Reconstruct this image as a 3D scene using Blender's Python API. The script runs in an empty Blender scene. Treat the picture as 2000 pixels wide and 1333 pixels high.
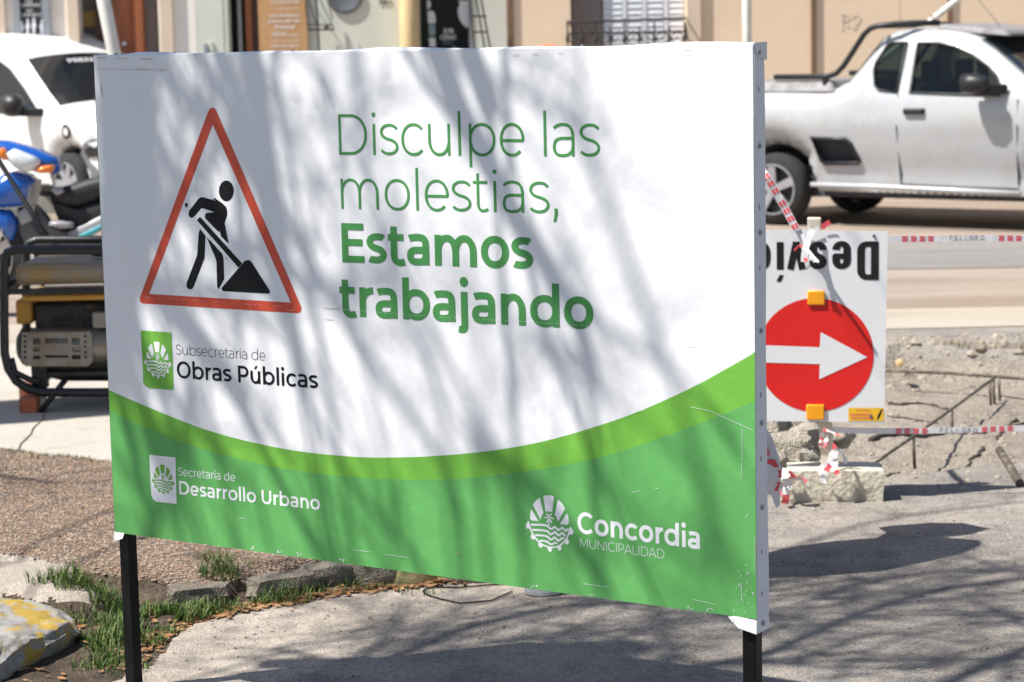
import bpy, bmesh, math, random
import numpy as np
from mathutils import Vector, Matrix
from mathutils.geometry import tessellate_polygon

# ------------------------------------------------------------------ camera, sky, sun, exposure
SC = bpy.context.scene
COL = SC.collection
FPX, CAMH, PIT, ROL = 4465.0, 1.65, math.radians(7.65), math.radians(-1.22)
FW = Vector((0, math.cos(PIT), -math.sin(PIT)))
_u0 = Vector((0, math.sin(PIT), math.cos(PIT)))
RT = Vector((math.cos(ROL), 0, 0)) + _u0 * math.sin(ROL)
UP = Vector((-math.sin(ROL), 0, 0)) + _u0 * math.cos(ROL)
cam = bpy.data.cameras.new('camera')
co = bpy.data.objects.new('camera', cam)
COL.objects.link(co)
co.matrix_world = Matrix((
    (RT.x, UP.x, -FW.x, 0), (RT.y, UP.y, -FW.y, 0), (RT.z, UP.z, -FW.z, CAMH), (0, 0, 0, 1)))
cam.sensor_width = 36
cam.lens = FPX / 2000 * 36
cam.clip_start, cam.clip_end = 0.1, 2000
cam.dof.use_dof = True
cam.dof.focus_distance = 5.25
cam.dof.aperture_fstop = 7.0
SC.camera = co

SUN_EL = math.radians(56)
SUN_T = Vector((0.951 * math.cos(SUN_EL), 0.309 * math.cos(SUN_EL), -math.sin(SUN_EL)))   # way the light travels
w = bpy.data.worlds.new('World')
SC.world = w
w.use_nodes = True
nt = w.node_tree
sky = nt.nodes.new('ShaderNodeTexSky')
sky.sky_type = 'NISHITA'
sky.sun_disc = False
sky.sun_elevation = SUN_EL
sky.sun_rotation = math.atan2(-SUN_T.x, -SUN_T.y)
sky.air_density = 1.0
sky.dust_density = 1.0
nt.links.new(sky.outputs[0], nt.nodes['Background'].inputs[0])
nt.nodes['Background'].inputs[1].default_value = 0.075
sl = bpy.data.lights.new('sun', 'SUN')
sl.energy = 5.0
sl.angle = math.radians(0.53)
sl.color = (1.0, 0.965, 0.91)
so = bpy.data.objects.new('sun', sl)
COL.objects.link(so)
so.rotation_euler = SUN_T.to_track_quat('-Z', 'Y').to_euler()
so.location = (-8, -2, 12)
SC.view_settings.view_transform = 'Standard'
SC.view_settings.look = 'None'
SC.view_settings.gamma = 1
SC.view_settings.exposure = 0.66
SC.view_settings.use_curve_mapping = False
SC.cycles.max_bounces = 8

# ------------------------------------------------------------------ helpers
rnd = random.Random(7)

def ray(px, py):
    v = FW * FPX + RT * (px - 1000) + UP * (666.5 - py)
    return v.normalized()

def G(px, py, z=0.0):
    v = ray(px, py); t = (z - CAMH) / v.z
    return Vector((0, 0, CAMH)) + v * t

def at(px, py, Y):
    v = ray(px, py); t = Y / v.y
    return Vector((0, 0, CAMH)) + v * t

class Plane:
    """upright plane: o origin on the ground, d direction along it, n facing the viewer"""
    def __init__(s, o, d):
        s.o = Vector(o); s.d = Vector(d).normalized()
        s.n = Vector((s.d.y, -s.d.x, 0))
    def inv(s, px, py, off=0):
        v = ray(px, py); c = Vector((0, 0, CAMH))
        q = s.o + s.n * off
        t = (q - c).dot(s.n) / v.dot(s.n)
        p = c + v * t - q
        return (p.dot(s.d), p.z)
    def P(s, u, v, off=0):
        return s.o + s.d * u + s.n * off + Vector((0, 0, v))

def thing(name, label, cat, loc=(0, 0, 0), group=None):
    o = bpy.data.objects.new(name, None)
    COL.objects.link(o)
    o.location = loc
    o.empty_display_size = 0.1
    o['label'] = label; o['category'] = cat
    if group: o['group'] = group
    return o

def tag(o, label, cat, group=None):
    o['label'] = label; o['category'] = cat
    if group: o['group'] = group
    return o

def struct(o, kind='structure'):
    o['kind'] = kind
    return o

def wloc(o):
    p = Vector((0, 0, 0))
    while o is not None:
        p = p + o.location; o = o.parent
    return p

class MB:
    def __init__(s): s.v = []; s.f = []; s.m = []
    def add(s, vs, fs, m=0):
        k = len(s.v)
        s.v += [tuple(a) for a in vs]
        s.f += [tuple(i + k for i in f) for f in fs]
        s.m += [m] * len(fs)
        return s
    def hexa(s, p, m=0):
        return s.add(p, [(0, 3, 2, 1), (4, 5, 6, 7), (0, 1, 5, 4), (1, 2, 6, 5), (2, 3, 7, 6), (3, 0, 4, 7)], m)
    def box(s, c, sz, rz=0, m=0, R=None):
        hx, hy, hz = sz[0] / 2, sz[1] / 2, sz[2] / 2
        if R is None: R = Matrix.Rotation(rz, 3, 'Z')
        c = Vector(c)
        P = [c + R @ Vector(q) for q in ((-hx, -hy, -hz), (hx, -hy, -hz), (hx, hy, -hz), (-hx, hy, -hz), (-hx, -hy, hz), (hx, -hy, hz), (hx, hy, hz), (-hx, hy, hz))]
        return s.hexa(P, m)
    def pbox(s, pl, u0, v0, u1, v1, o0, o1, m=0):
        P = [pl.P(u, v, o) for v in (v0, v1) for (u, o) in ((u0, o1), (u1, o1), (u1, o0), (u0, o0))]
        return s.hexa(P, m)
    def tube(s, pts, r, n=8, m=0, cap=True, closed=False):
        pts = [Vector(p) for p in pts]; N = len(pts)
        rr = r if isinstance(r, (list, tuple)) else [r] * N
        k = len(s.v); ref = None
        for i, p in enumerate(pts):
            if closed: t = (pts[(i + 1) % N] - pts[i - 1])
            else: t = pts[min(i + 1, N - 1)] - pts[max(i - 1, 0)]
            t.normalize()
            if ref is None:
                ref = Vector((0, 0, 1)) if abs(t.z) < .9 else Vector((1, 0, 0))
            a = (ref - t * ref.dot(t))
            if a.length < 1e-4: a = t.orthogonal()
            a.normalize(); ref = a; b = t.cross(a)
            for j in range(n):
                g = 2 * math.pi * j / n
                s.v.append(tuple(p + (a * math.cos(g) + b * math.sin(g)) * rr[i]))
        for i in range(N if closed else N - 1):
            i2 = (i + 1) % N
            for j in range(n):
                s.f.append((k + i * n + j, k + i * n + (j + 1) % n, k + i2 * n + (j + 1) % n, k + i2 * n + j)); s.m.append(m)
        if cap and not closed:
            s.f.append(tuple(k + j for j in range(n))[::-1]); s.f.append(tuple(k + (N - 1) * n + j for j in range(n))); s.m += [m, m]
        return s
    def lathe(s, c, ax, prof, n=24, m=0, cap=True):
        """prof: list of (t along ax, r)"""
        c = Vector(c); ax = Vector(ax).normalized(); a = ax.orthogonal().normalized(); b = ax.cross(a); k = len(s.v)
        for (t, r) in prof:
            for j in range(n):
                g = 2 * math.pi * j / n
                s.v.append(tuple(c + ax * t + (a * math.cos(g) + b * math.sin(g)) * r))
        for i in range(len(prof) - 1):
            for j in range(n):
                s.f.append((k + i * n + j, k + i * n + (j + 1) % n, k + (i + 1) * n + (j + 1) % n, k + (i + 1) * n + j)); s.m.append(m)
        if cap:
            s.f.append(tuple(k + j for j in range(n))[::-1]); s.f.append(tuple(k + (len(prof) - 1) * n + j for j in range(n))); s.m += [m, m]
        return s
    def poly(s, loops, fn, m=0):
        """flat polygon with holes; loops lists of 2-d points; fn(u,v)->3-d"""
        L3 = [[Vector((p[0], p[1], 0)) for p in l] for l in loops]
        tr = tessellate_polygon(L3); fl = [p for l in loops for p in l]
        return s.add([fn(p[0], p[1]) for p in fl], [tuple(t) for t in tr], m)
    def prism(s, loop, f0, f1, m=0):
        """solid from an outline between two mapped faces"""
        n = len(loop); k = len(s.v)
        tr = tessellate_polygon([[Vector((p[0], p[1], 0)) for p in loop]])
        s.v += [tuple(f0(*p)) for p in loop] + [tuple(f1(*p)) for p in loop]
        for t in tr:
            s.f.append(tuple(k + i for i in t)); s.f.append(tuple(k + n + i for i in t[::-1])); s.m += [m, m]
        for i in range(n):
            j = (i + 1) % n
            s.f.append((k + i, k + j, k + n + j, k + n + i)); s.m.append(m)
        return s
    def build(s, name, mat, parent=None, smooth=False, bevel=0, recalc=True, angle=None):
        me = bpy.data.meshes.new(name)
        off = wloc(parent) if parent is not None else Vector((0, 0, 0))
        me.from_pydata([(a[0] - off.x, a[1] - off.y, a[2] - off.z) for a in s.v], [], s.f)
        for mm in (mat if isinstance(mat, (list, tuple)) else [mat]): me.materials.append(mm)
        if isinstance(mat, (list, tuple)): me.polygons.foreach_set('material_index', s.m)
        if recalc:
            bm = bmesh.new(); bm.from_mesh(me)
            bmesh.ops.recalc_face_normals(bm, faces=bm.faces)
            bm.to_mesh(me); bm.free()
        if smooth: me.polygons.foreach_set('use_smooth', [True] * len(me.polygons))
        if smooth and angle: me.set_sharp_from_angle(angle=math.radians(angle))
        me.update()
        o = bpy.data.objects.new(name, me)
        COL.objects.link(o)
        if parent is not None: o.parent = parent
        if bevel:
            b = o.modifiers.new('bevel', 'BEVEL'); b.width = bevel; b.segments = 2; b.limit_method = 'ANGLE'
        return o

def M(name, col, rough=.6, var=.12, scale=6, bump=0, bscale=60, metal=0, dirt=None, dscale=3, dlo=.5, dhi=.62, coat=0, stretch=(1, 1, 1), spec=.5, bdist=.004):
    m = bpy.data.materials.new(name); m.use_nodes = True
    t = m.node_tree; n = t.nodes; l = t.links
    b = n['Principled BSDF']
    tc = n.new('ShaderNodeTexCoord'); mp = n.new('ShaderNodeMapping'); mp.inputs['Scale'].default_value = stretch
    l.new(tc.outputs['Object'], mp.inputs[0])
    nz = n.new('ShaderNodeTexNoise'); nz.inputs['Scale'].default_value = scale; nz.inputs['Detail'].default_value = 6
    nz.inputs['Roughness'].default_value = .62
    l.new(mp.outputs[0], nz.inputs['Vector'])
    mx = n.new('ShaderNodeMix'); mx.data_type = 'RGBA'
    a = [max(0, c * (1 - var)) for c in col]; c2 = [min(1, c * (1 + var)) for c in col]
    mx.inputs[6].default_value = (*a, 1); mx.inputs[7].default_value = (*c2, 1)
    rp = n.new('ShaderNodeMapRange'); rp.inputs[1].default_value = .3; rp.inputs[2].default_value = .7
    l.new(nz.outputs[0], rp.inputs[0]); l.new(rp.outputs[0], mx.inputs[0])
    out = mx.outputs[2]
    if dirt is not None:
        n2 = n.new('ShaderNodeTexNoise'); n2.inputs['Scale'].default_value = dscale; n2.inputs['Detail'].default_value = 8; n2.inputs['Roughness'].default_value = .7
        l.new(mp.outputs[0], n2.inputs['Vector'])
        r2 = n.new('ShaderNodeMapRange'); r2.inputs[1].default_value = dlo; r2.inputs[2].default_value = dhi
        l.new(n2.outputs[0], r2.inputs[0])
        m2 = n.new('ShaderNodeMix'); m2.data_type = 'RGBA'
        l.new(r2.outputs[0], m2.inputs[0]); l.new(out, m2.inputs[6]); m2.inputs[7].default_value = (*dirt, 1)
        out = m2.outputs[2]
    l.new(out, b.inputs['Base Color'])
    b.inputs['Roughness'].default_value = rough; b.inputs['Metallic'].default_value = metal
    b.inputs['Specular IOR Level'].default_value = spec
    if coat: b.inputs['Coat Weight'].default_value = coat; b.inputs['Coat Roughness'].default_value = .05
    if bump:
        n3 = n.new('ShaderNodeTexNoise'); n3.inputs['Scale'].default_value = bscale; n3.inputs['Detail'].default_value = 5
        l.new(mp.outputs[0], n3.inputs['Vector'])
        bp = n.new('ShaderNodeBump'); bp.inputs['Strength'].default_value = bump; bp.inputs['Distance'].default_value = bdist
        l.new(n3.outputs[0], bp.inputs['Height']); l.new(bp.outputs[0], b.inputs['Normal'])
    return m

def glass(name, tint=(.75, .85, .85), alpha=.35, rough=.03):
    m = bpy.data.materials.new(name); m.use_nodes = True
    t = m.node_tree; n = t.nodes; l = t.links
    b = n['Principled BSDF']
    b.inputs['Base Color'].default_value = (.01, .015, .02, 1); b.inputs['Roughness'].default_value = rough
    tr = n.new('ShaderNodeBsdfTransparent'); tr.inputs[0].default_value = (*tint, 1)
    fr = n.new('ShaderNodeLayerWeight'); fr.inputs[0].default_value = .35
    r = n.new('ShaderNodeMapRange'); r.inputs[3].default_value = alpha; r.inputs[4].default_value = 1
    l.new(fr.outputs['Fresnel'], r.inputs[0])
    ms = n.new('ShaderNodeMixShader')
    l.new(r.outputs[0], ms.inputs[0]); l.new(tr.outputs[0], ms.inputs[1]); l.new(b.outputs[0], ms.inputs[2])
    l.new(ms.outputs[0], n['Material Output'].inputs[0])
    return m

def vnoise(x, y, s, seed=0):
    """fractal value noise with numpy, about -1..1"""
    out = 0; amp = 1; tot = 0
    for k in range(4):
        fx = x * s * 2 ** k; fy = y * s * 2 ** k
        ix = np.floor(fx).astype(np.int64); iy = np.floor(fy).astype(np.int64)
        tx = fx - ix; ty = fy - iy; tx = tx * tx * (3 - 2 * tx); ty = ty * ty * (3 - 2 * ty)
        def h(a, b):
            q = (a * 374761393 + b * 668265263 + (seed + k) * 144665) & 0x7fffffff
            q = ((q ^ (q >> 13)) * 1274126177) & 0x7fffffff
            return ((q ^ (q >> 16)) & 0xffff) / 32767.5 - 1
        v = (h(ix, iy) * (1 - tx) + h(ix + 1, iy) * tx) * (1 - ty) + (h(ix, iy + 1) * (1 - tx) + h(ix + 1, iy + 1) * tx) * ty
        out = out + v * amp; tot += amp; amp *= .5
    return out / tot

# ------------------------------------------------------------------ materials
m_pvc = M('white_pvc', (.82, .82, .83), .42, .02, 4, .6, 3.2, bdist=.02)
m_pvcside = M('white_pvc_side', (.76, .76, .78), .5, .05, 8, .3, 12, bdist=.01)
m_lgreen = M('print_light_green', (.165, .43, .06), .45, .03, 4, .6, 3.2, bdist=.02, spec=.25)
m_dgreen = M('print_green', (.118, .38, .108), .45, .03, 4, .6, 3.2, bdist=.02, spec=.25)
m_tgreen = M('print_text_green', (.072, .275, .078), .5, .03, spec=.25)
m_pwhite = M('print_white', (.80, .80, .82), .42, .02)
m_pblack = M('print_black', (.008, .0085, .01), .5, .1, spec=.2)
m_pred = M('print_red', (.62, .075, .035), .45, .05)
m_blacksteel = M('black_steel', (.006, .006, .0065), .42, .3, 20, .2, 90, spec=.2, dirt=(.12, .11, .10), dscale=30, dlo=.66, dhi=.74)
m_screw = M('zinc_screw', (.35, .36, .38), .35, .15, 60, metal=.9)
m_dark = M('dark_rust', (.05, .035, .025), .8)
# ------------------------------------------------------------------ ground, one height field cut into its surfaces
def pip(X, Y, poly):
    ins = np.zeros(X.shape, bool); n = len(poly)
    for i in range(n):
        x0, y0 = poly[i]; x1, y1 = poly[(i + 1) % n]
        c = ((y0 > Y) != (y1 > Y)) & (X < (x1 - x0) * (Y - y0) / (y1 - y0 + 1e-12) + x0)
        ins ^= c
    return ins

def gp(pts, z=0): return [tuple(G(x, y, z)[:2]) for x, y in pts]
R_GRAVEL = gp([(-400, 870), (0, 881), (120, 893), (230, 905), (600, 915), (1000, 950), (1060, 1040), (1000, 1088), (870, 1104), (700, 1098), (560, 1133), (430, 1163), (330, 1162), (200, 1132), (60, 1090), (-400, 1020)], .06)
R_TONGUE = gp([(-400, 1032), (0, 1086), (100, 1102), (212, 1142), (190, 1158), (90, 1156), (0, 1150), (-400, 1140)], .06)
R_SOIL = gp([(-400, 1135), (0, 1140), (90, 1150), (190, 1152), (330, 1168), (430, 1172), (560, 1142), (700, 1106), (870, 1114), (1000, 1096), (1040, 1120), (900, 1142), (760, 1152), (640, 1166), (540, 1182), (430, 1203), (340, 1236), (285, 1300), (230, 1333), (120, 1350), (-400, 1300)], .0)
R_PIT = gp([(1480, 745), (1600, 712), (1735, 690), (1850, 692), (2000, 700), (2400, 720), (2500, 870), (2000, 884), (1900, 905), (1800, 916), (1740, 924), (1640, 915), (1560, 890), (1500, 850)])
R_SLAB = gp([(200, 1420), (480, 1400), (560, 1345), (680, 1280), (767, 1246), (925, 1213), (1012, 1186), (1100, 1160), (1150, 1120), (1100, 1060), (900, 1080), (300, 1120), (200, 1200)])
X0, X1, Y0, Y1, CS = -3.4, 3.6, 4.6, 12.4, .0125
gx = np.arange(X0, X1 + 1e-6, CS); gy = np.arange(Y0, Y1 + 1e-6, CS)
GX, GY = np.meshgrid(gx, gy)
def regions(X, Y):
    wx = X + .035 * vnoise(X, Y, 6, 3) + .012 * vnoise(X, Y, 30, 5); wy = Y + .035 * vnoise(X, Y, 6, 9) + .012 * vnoise(X, Y, 30, 8)
    r = np.zeros(X.shape, int)
    r[(X < .25 + .1 * vnoise(X, Y, 2, 2)) & (Y > 8.3)] = 1
    r[pip(wx, wy, R_SLAB)] = 6
    r[pip(wx, wy, R_GRAVEL)] = 2
    r[pip(wx, wy, R_SOIL)] = 4
    r[pip(wx, wy, R_TONGUE)] = 3
    r[pip(wx, wy, R_PIT)] = 5
    return r
REG = regions(GX, GY)
def blur(a, k, it=2):
    for _ in range(it):
        c = np.cumsum(np.pad(a, ((k + 1, k), (0, 0)), 'edge'), 0); a = (c[2 * k + 1:] - c[:-2 * k - 1]) / (2 * k + 1)
        c = np.cumsum(np.pad(a, ((0, 0), (k + 1, k)), 'edge'), 1); a = (c[:, 2 * k + 1:] - c[:, :-2 * k - 1]) / (2 * k + 1)
    return a
raised = blur(np.isin(REG, (1, 2, 3)).astype(float), 3, 2)
pit = blur((REG == 5).astype(float), 3, 2)
HZ = .06 * raised + .004 * vnoise(GX, GY, 2.5, 11) + .0025 * vnoise(GX, GY, 14, 12)
HZ += np.where(REG == 2, .008 * vnoise(GX, GY, 5, 21) + .012, 0)
HZ += np.where(REG == 4, .014 * vnoise(GX, GY, 9, 22) - .004, 0)
rough_pit = .05 * vnoise(GX, GY, 2.2, 31) + .03 * vnoise(GX, GY, 9, 33)
HZ += pit * (-.11 + rough_pit * .6)
lip = np.clip(blur((REG == 5).astype(float), 11, 2) - pit, 0, 1)
HZ += lip * .17 * (GY > 10.2) * (.6 + vnoise(GX, GY, 6, 35) + .5 * vnoise(GX, GY, 20, 36))
HZ += np.where((REG == 0) & (GY > 8), .006 * vnoise(GX, GY, 8, 40), 0)
# edge of the grid returns to zero
ed = np.minimum(np.minimum(GX - X0, X1 - GX), np.minimum(GY - Y0, Y1 - GY)); HZ *= np.clip(ed / .25, 0, 1)
def height(x, y):
    i = int(round((y - Y0) / CS)); j = int(round((x - X0) / CS))
    if 0 <= i < HZ.shape[0] and 0 <= j < HZ.shape[1]: return float(HZ[i, j])
    return 0.0
def region_at(x, y):
    i = int(round((y - Y0) / CS)); j = int(round((x - X0) / CS))
    if 0 <= i < HZ.shape[0] and 0 <= j < HZ.shape[1]: return int(REG[i, j])
    return -1
def np_mesh(name, V, F, mat, smooth=True):
    me = bpy.data.meshes.new(name)
    me.vertices.add(len(V)); me.vertices.foreach_set('co', V.astype(np.float32).ravel())
    k = F.shape[1]
    me.loops.add(F.size); me.loops.foreach_set('vertex_index', F.astype(np.int32).ravel())
    me.polygons.add(len(F)); me.polygons.foreach_set('loop_start', np.arange(0, F.size, k, dtype=np.int32)); me.polygons.foreach_set('loop_total', np.full(len(F), k, dtype=np.int32))
    me.polygons.foreach_set('use_smooth', np.full(len(F), smooth))
    me.materials.append(mat); me.update(calc_edges=True); me.validate()
    o = bpy.data.objects.new(name, me); COL.objects.link(o); return o
cellreg = REG[:-1, :-1]
nx = len(gx)
idx = np.arange(GX.size).reshape(GX.shape)
def region_mesh(name, ids, mat):
    sel = np.isin(cellreg, ids)
    a = idx[:-1, :-1][sel]; b = idx[:-1, 1:][sel]; c = idx[1:, 1:][sel]; d = idx[1:, :-1][sel]
    F = np.stack([a, b, c, d], 1); u, inv = np.unique(F, return_inverse=True)
    V = np.stack([GX.ravel()[u], GY.ravel()[u], HZ.ravel()[u]], 1)
    return struct(np_mesh(name, V, inv.reshape(F.shape), mat))

def ground_mat(name, c1, c2, c3, s1=1.2, s2=9, speck=.5, bump=.6, bsc=70, stretch=(1, 1, 1), bdist=.006):
    m = bpy.data.materials.new(name); m.use_nodes = True
    t = m.node_tree; n = t.nodes; l = t.links; b = n['Principled BSDF']
    tc = n.new('ShaderNodeTexCoord'); mp = n.new('ShaderNodeMapping'); mp.inputs['Scale'].default_value = stretch
    l.new(tc.outputs['Object'], mp.inputs[0])
    def noise(sc, det=8, r=.65, v=mp):
        q = n.new('ShaderNodeTexNoise'); q.inputs['Scale'].default_value = sc; q.inputs['Detail'].default_value = det; q.inputs['Roughness'].default_value = r
        l.new(v.outputs[0], q.inputs['Vector']); return q
    def rng(src, lo, hi):
        q = n.new('ShaderNodeMapRange'); q.inputs[1].default_value = lo; q.inputs[2].default_value = hi; l.new(src, q.inputs[0]); return q.outputs[0]
    def mix(f, a, bb, mode='MIX'):
        q = n.new('ShaderNodeMix'); q.data_type = 'RGBA'; q.blend_type = mode
        l.new(f, q.inputs[0])
        for k, v in ((6, a), (7, bb)):
            if isinstance(v, tuple): q.inputs[k].default_value = (*v, 1)
            else: l.new(v, q.inputs[k])
        return q.outputs[2]
    A = mix(rng(noise(s1).outputs[0], .38, .62), c1, c2)
    B = mix(rng(noise(s2, 10, .75).outputs[0], .5, .72), A, c3)
    vo = n.new('ShaderNodeTexVoronoi'); vo.inputs['Scale'].default_value = 160; l.new(tc.outputs['Object'], vo.inputs['Vector'])
    Cc = n.new('ShaderNodeMix'); Cc.data_type = 'RGBA'; Cc.blend_type = 'OVERLAY'; Cc.inputs[0].default_value = speck
    l.new(B, Cc.inputs[6]); 
    hs = n.new('ShaderNodeRGBToBW'); l.new(vo.outputs['Color'], hs.inputs[0]); l.new(hs.outputs[0], Cc.inputs[7])
    l.new(Cc.outputs[2], b.inputs['Base Color'])
    b.inputs['Roughness'].default_value = .92; b.inputs['Specular IOR Level'].default_value = .25
    bp = n.new('ShaderNodeBump'); bp.inputs['Strength'].default_value = bump; bp.inputs['Distance'].default_value = bdist
    ad = n.new('ShaderNodeMath'); ad.operation = 'ADD'; l.new(noise(bsc, 8, .75, tc if False else mp).outputs[0], ad.inputs[0]); l.new(vo.outputs['Distance'], ad.inputs[1])
    l.new(ad.outputs[0], bp.inputs['Height']); l.new(bp.outputs[0], b.inputs['Normal'])
    return m
m_road = ground_mat('dusty_asphalt', (.225, .203, .18), (.34, .30, .26), (.135, .125, .115), 1.6, 5, .36)
m_slab = ground_mat('tan_slab', (.35, .30, .25), (.43, .375, .315), (.21, .185, .155), 1.8, 6, .3, .6)
m_conc = ground_mat('pale_concrete', (.42, .385, .33), (.48, .44, .385), (.34, .31, .27), .7, 3, .12, .25)
m_gravel = ground_mat('gravel_soil', (.20, .14, .10), (.28, .20, .15), (.12, .09, .07), 2, 10, .7, .9)
m_soil = ground_mat('dark_soil', (.06, .045, .033), (.10, .075, .055), (.13, .10, .07), 4, 14, .5, .9)
m_pit = ground_mat('dry_dirt', (.34, .29, .235), (.43, .37, .305), (.25, .21, .17), 1.5, 5, .35, .9, 40, bdist=.012)
m_far = ground_mat('far_road', (.26, .20, .155), (.35, .285, .23), (.20, .175, .155), .9, 2.2, .2, .3, 40, stretch=(.18, 1, 1))
region_mesh('road', (0,), m_road)
region_mesh('gutter_slab', (6,), m_slab)
region_mesh('pavement', (1,), m_conc)
region_mesh('gravel_bed', (2,), m_gravel)
region_mesh('concrete_apron', (3,), m_slab)
region_mesh('soil_strip', (4,), m_soil)
region_mesh('dug_out_trench', (5,), m_pit)
def sheet(name, x0, x1, y0, y1, mat, z=0):
    o = MB().add([(x0, y0, z), (x1, y0, z), (x1, y1, z), (x0, y1, z)], [(0, 1, 2, 3)]).build(name, mat, recalc=False)
    return struct(o)
sheet('road', -300, 300, Y1, 22.4, m_far)
m_asph = ground_mat('low_bounce_asphalt', (.085, .08, .075), (.12, .112, .105), (.06, .057, .055), 1.3, 7, .4)  # ground out of view, darkened to cut bounce light on the banner
sheet('road', -300, 300, -300, Y0, m_asph)
sheet('road', -300, X0, Y0, Y1, m_asph)
sheet('road', X1, 300, Y0, Y1, m_road)
sheet('ground', -300, 300, 26.0, 900, m_far)
# dirt drifts lying over the far road
def drift(px, zc, mat, name):
    lo = [tuple(G(x, y)[:2]) for x, y in px]
    return struct(MB().poly([lo], lambda u, v: Vector((u, v, zc))).build(name, mat, recalc=False))
m_graystrip = ground_mat('grey_worn_asphalt', (.21, .195, .18), (.26, .24, .225), (.17, .16, .15), .8, 3, .2, .3, stretch=(.25, 1, 1))
m_palestrip = ground_mat('pale_dust', (.38, .33, .265), (.45, .39, .32), (.31, .26, .21), .8, 2.5, .15, .3, stretch=(.2, 1, 1))
def wavy(x0, x1, ya, yb, amp, sd, n=40):
    a = []; r2 = random.Random(sd)
    for (y, rng_) in ((ya, range(n + 1)), (yb, range(n, -1, -1))):
        ph = r2.random() * 6
        for i in rng_:
            x = x0 + (x1 - x0) * i / n
            a.append((x, y + amp * (math.sin(x * .9 + ph) * .5 + math.sin(x * 2.7 + ph * 2) * .3 + r2.uniform(-.25, .25)) - .02 * x))
    return a
def drift2(pts, zc, mat, name):
    return struct(MB().poly([pts], lambda u, v: Vector((u, v, zc))).build(name, mat, recalc=False))
drift2(wavy(-20, 20, 15.6, 17.8, .12, 1), .004, m_graystrip, 'worn_asphalt_strip')
drift2(wavy(-20, 20, 12.45, 13.4, .10, 2), .004, m_palestrip, 'dust_strip')
# far pavement with kerb in front of the houses
MBk = MB()
k = 0
kp = MB().box((0, 24.35, .06), (600, 3.3, .16)).build('pavement', m_conc); struct(kp)

# joint in the pale pavement
m_joint = M('joint_dirt', (.22, .19, .15), .9)
a = G(25, 888, .065); b = G(95, 800, .065)
jj = MB()
pts = [a.lerp(b, i / 9) + Vector((.006 * math.sin(i * 2.1), 0, 0)) for i in range(10)]
jj.tube([(p.x, p.y, .0625) for p in pts], .0035, 5)
struct(jj.build('pavement_joint', m_joint))

# ------------------------------------------------------------------ pebbles, stones, leaves, grass
def blob_np(cent, size, rs, flat=.6, sub=1):
    """many small stones in one mesh from a jittered octahedron or subdivided one"""
    base = np.array([(1, 0, 0), (-1, 0, 0), (0, 1, 0), (0, -1, 0), (0, 0, 1), (0, 0, -1)], float)
    fc = np.array([(0, 2, 4), (2, 1, 4), (1, 3, 4), (3, 0, 4), (2, 0, 5), (1, 2, 5), (3, 1, 5), (0, 3, 5)])
    if sub:
        vs = [tuple(v) for v in base]; ix = {}; nf = []
        def mid(a, b):
            kk = (min(a, b), max(a, b))
            if kk not in ix:
                q = (np.array(vs[a]) + np.array(vs[b])); q /= np.linalg.norm(q); ix[kk] = len(vs); vs.append(tuple(q))
            return ix[kk]
        for f in fc:
            a, b, c = f; ab, bc, ca = mid(a, b), mid(b, c), mid(c, a); nf += [(a, ab, ca), (ab, b, bc), (ca, bc, c), (ab, bc, ca)]
        base = np.array(vs); fc = np.array(nf)
    N = len(cent); nv = len(base)
    V = base[None] * (1 + rs.uniform(-.25, .25, (N, nv, 1)))
    V = V * (size[:, None, None] * rs.uniform(.7, 1.25, (N, 1, 3)))
    V[:, :, 2] *= flat
    th = rs.uniform(0, 6.28, N); c, s = np.cos(th)[:, None], np.sin(th)[:, None]
    X = V[:, :, 0] * c - V[:, :, 1] * s; Y = V[:, :, 0] * s + V[:, :, 1] * c
    V = np.stack([X, Y, V[:, :, 2]], 2) + cent[:, None]
    F = fc[None] + (np.arange(N) * nv)[:, None, None]
    return V.reshape(-1, 3), F.reshape(-1, 3)
def rand_col_mat(name, cols, rough=.85):
    m = bpy.data.materials.new(name); m.use_nodes = True
    t = m.node_tree; n = t.nodes; l = t.links; b = n['Principled BSDF']
    g = n.new('ShaderNodeNewGeometry'); r = n.new('ShaderNodeValToRGB'); r.color_ramp.interpolation = 'LINEAR'
    e = r.color_ramp.elements
    for i, c in enumerate(cols):
        q = e[i] if i < 2 else e.new(1)
        q.position = i / (len(cols) - 1); q.color = (*c, 1)
    for i, c in enumerate(cols):
        e[i].position = i / (len(cols) - 1); e[i].color = (*c, 1)
    l.new(g.outputs['Random Per Island'], r.inputs[0]); l.new(r.outputs[0], b.inputs['Base Color'])
    b.inputs['Roughness'].default_value = rough; b.inputs['Specular IOR Level'].default_value = .3
    return m
rs = np.random.RandomState(5)
def scatter(n, poly_or_reg, xr, yr, smin, smax, sink=.3, powr=1.0):
    x = rs.uniform(*xr, n); y = rs.uniform(*yr, n)
    i = np.clip(((y - Y0) / CS).round().astype(int), 0, HZ.shape[0] - 1); j = np.clip(((x - X0) / CS).round().astype(int), 0, HZ.shape[1] - 1)
    ok = np.isin(REG[i, j], poly_or_reg); x, y, i, j = x[ok], y[ok], i[ok], j[ok]
    s = smin + (smax - smin) * rs.uniform(0, 1, len(x)) ** powr
    return np.stack([x, y, HZ[i, j] + s * sink], 1), s
m_peb = rand_col_mat('pebbles', [(.22, .15, .105), (.36, .26, .185), (.16, .12, .095), (.44, .37, .29), (.27, .20, .15), (.46, .30, .19), (.11, .09, .08), (.33, .29, .25)])
c, s = scatter(110000, (2,), (-2.6, .6), (6.4, 9.3), .002, .0068, .25, 1.3)
V, F = blob_np(c, s, rs, .6, 0)
struct(np_mesh('gravel', V, F, m_peb, False), 'stuff')
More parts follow.
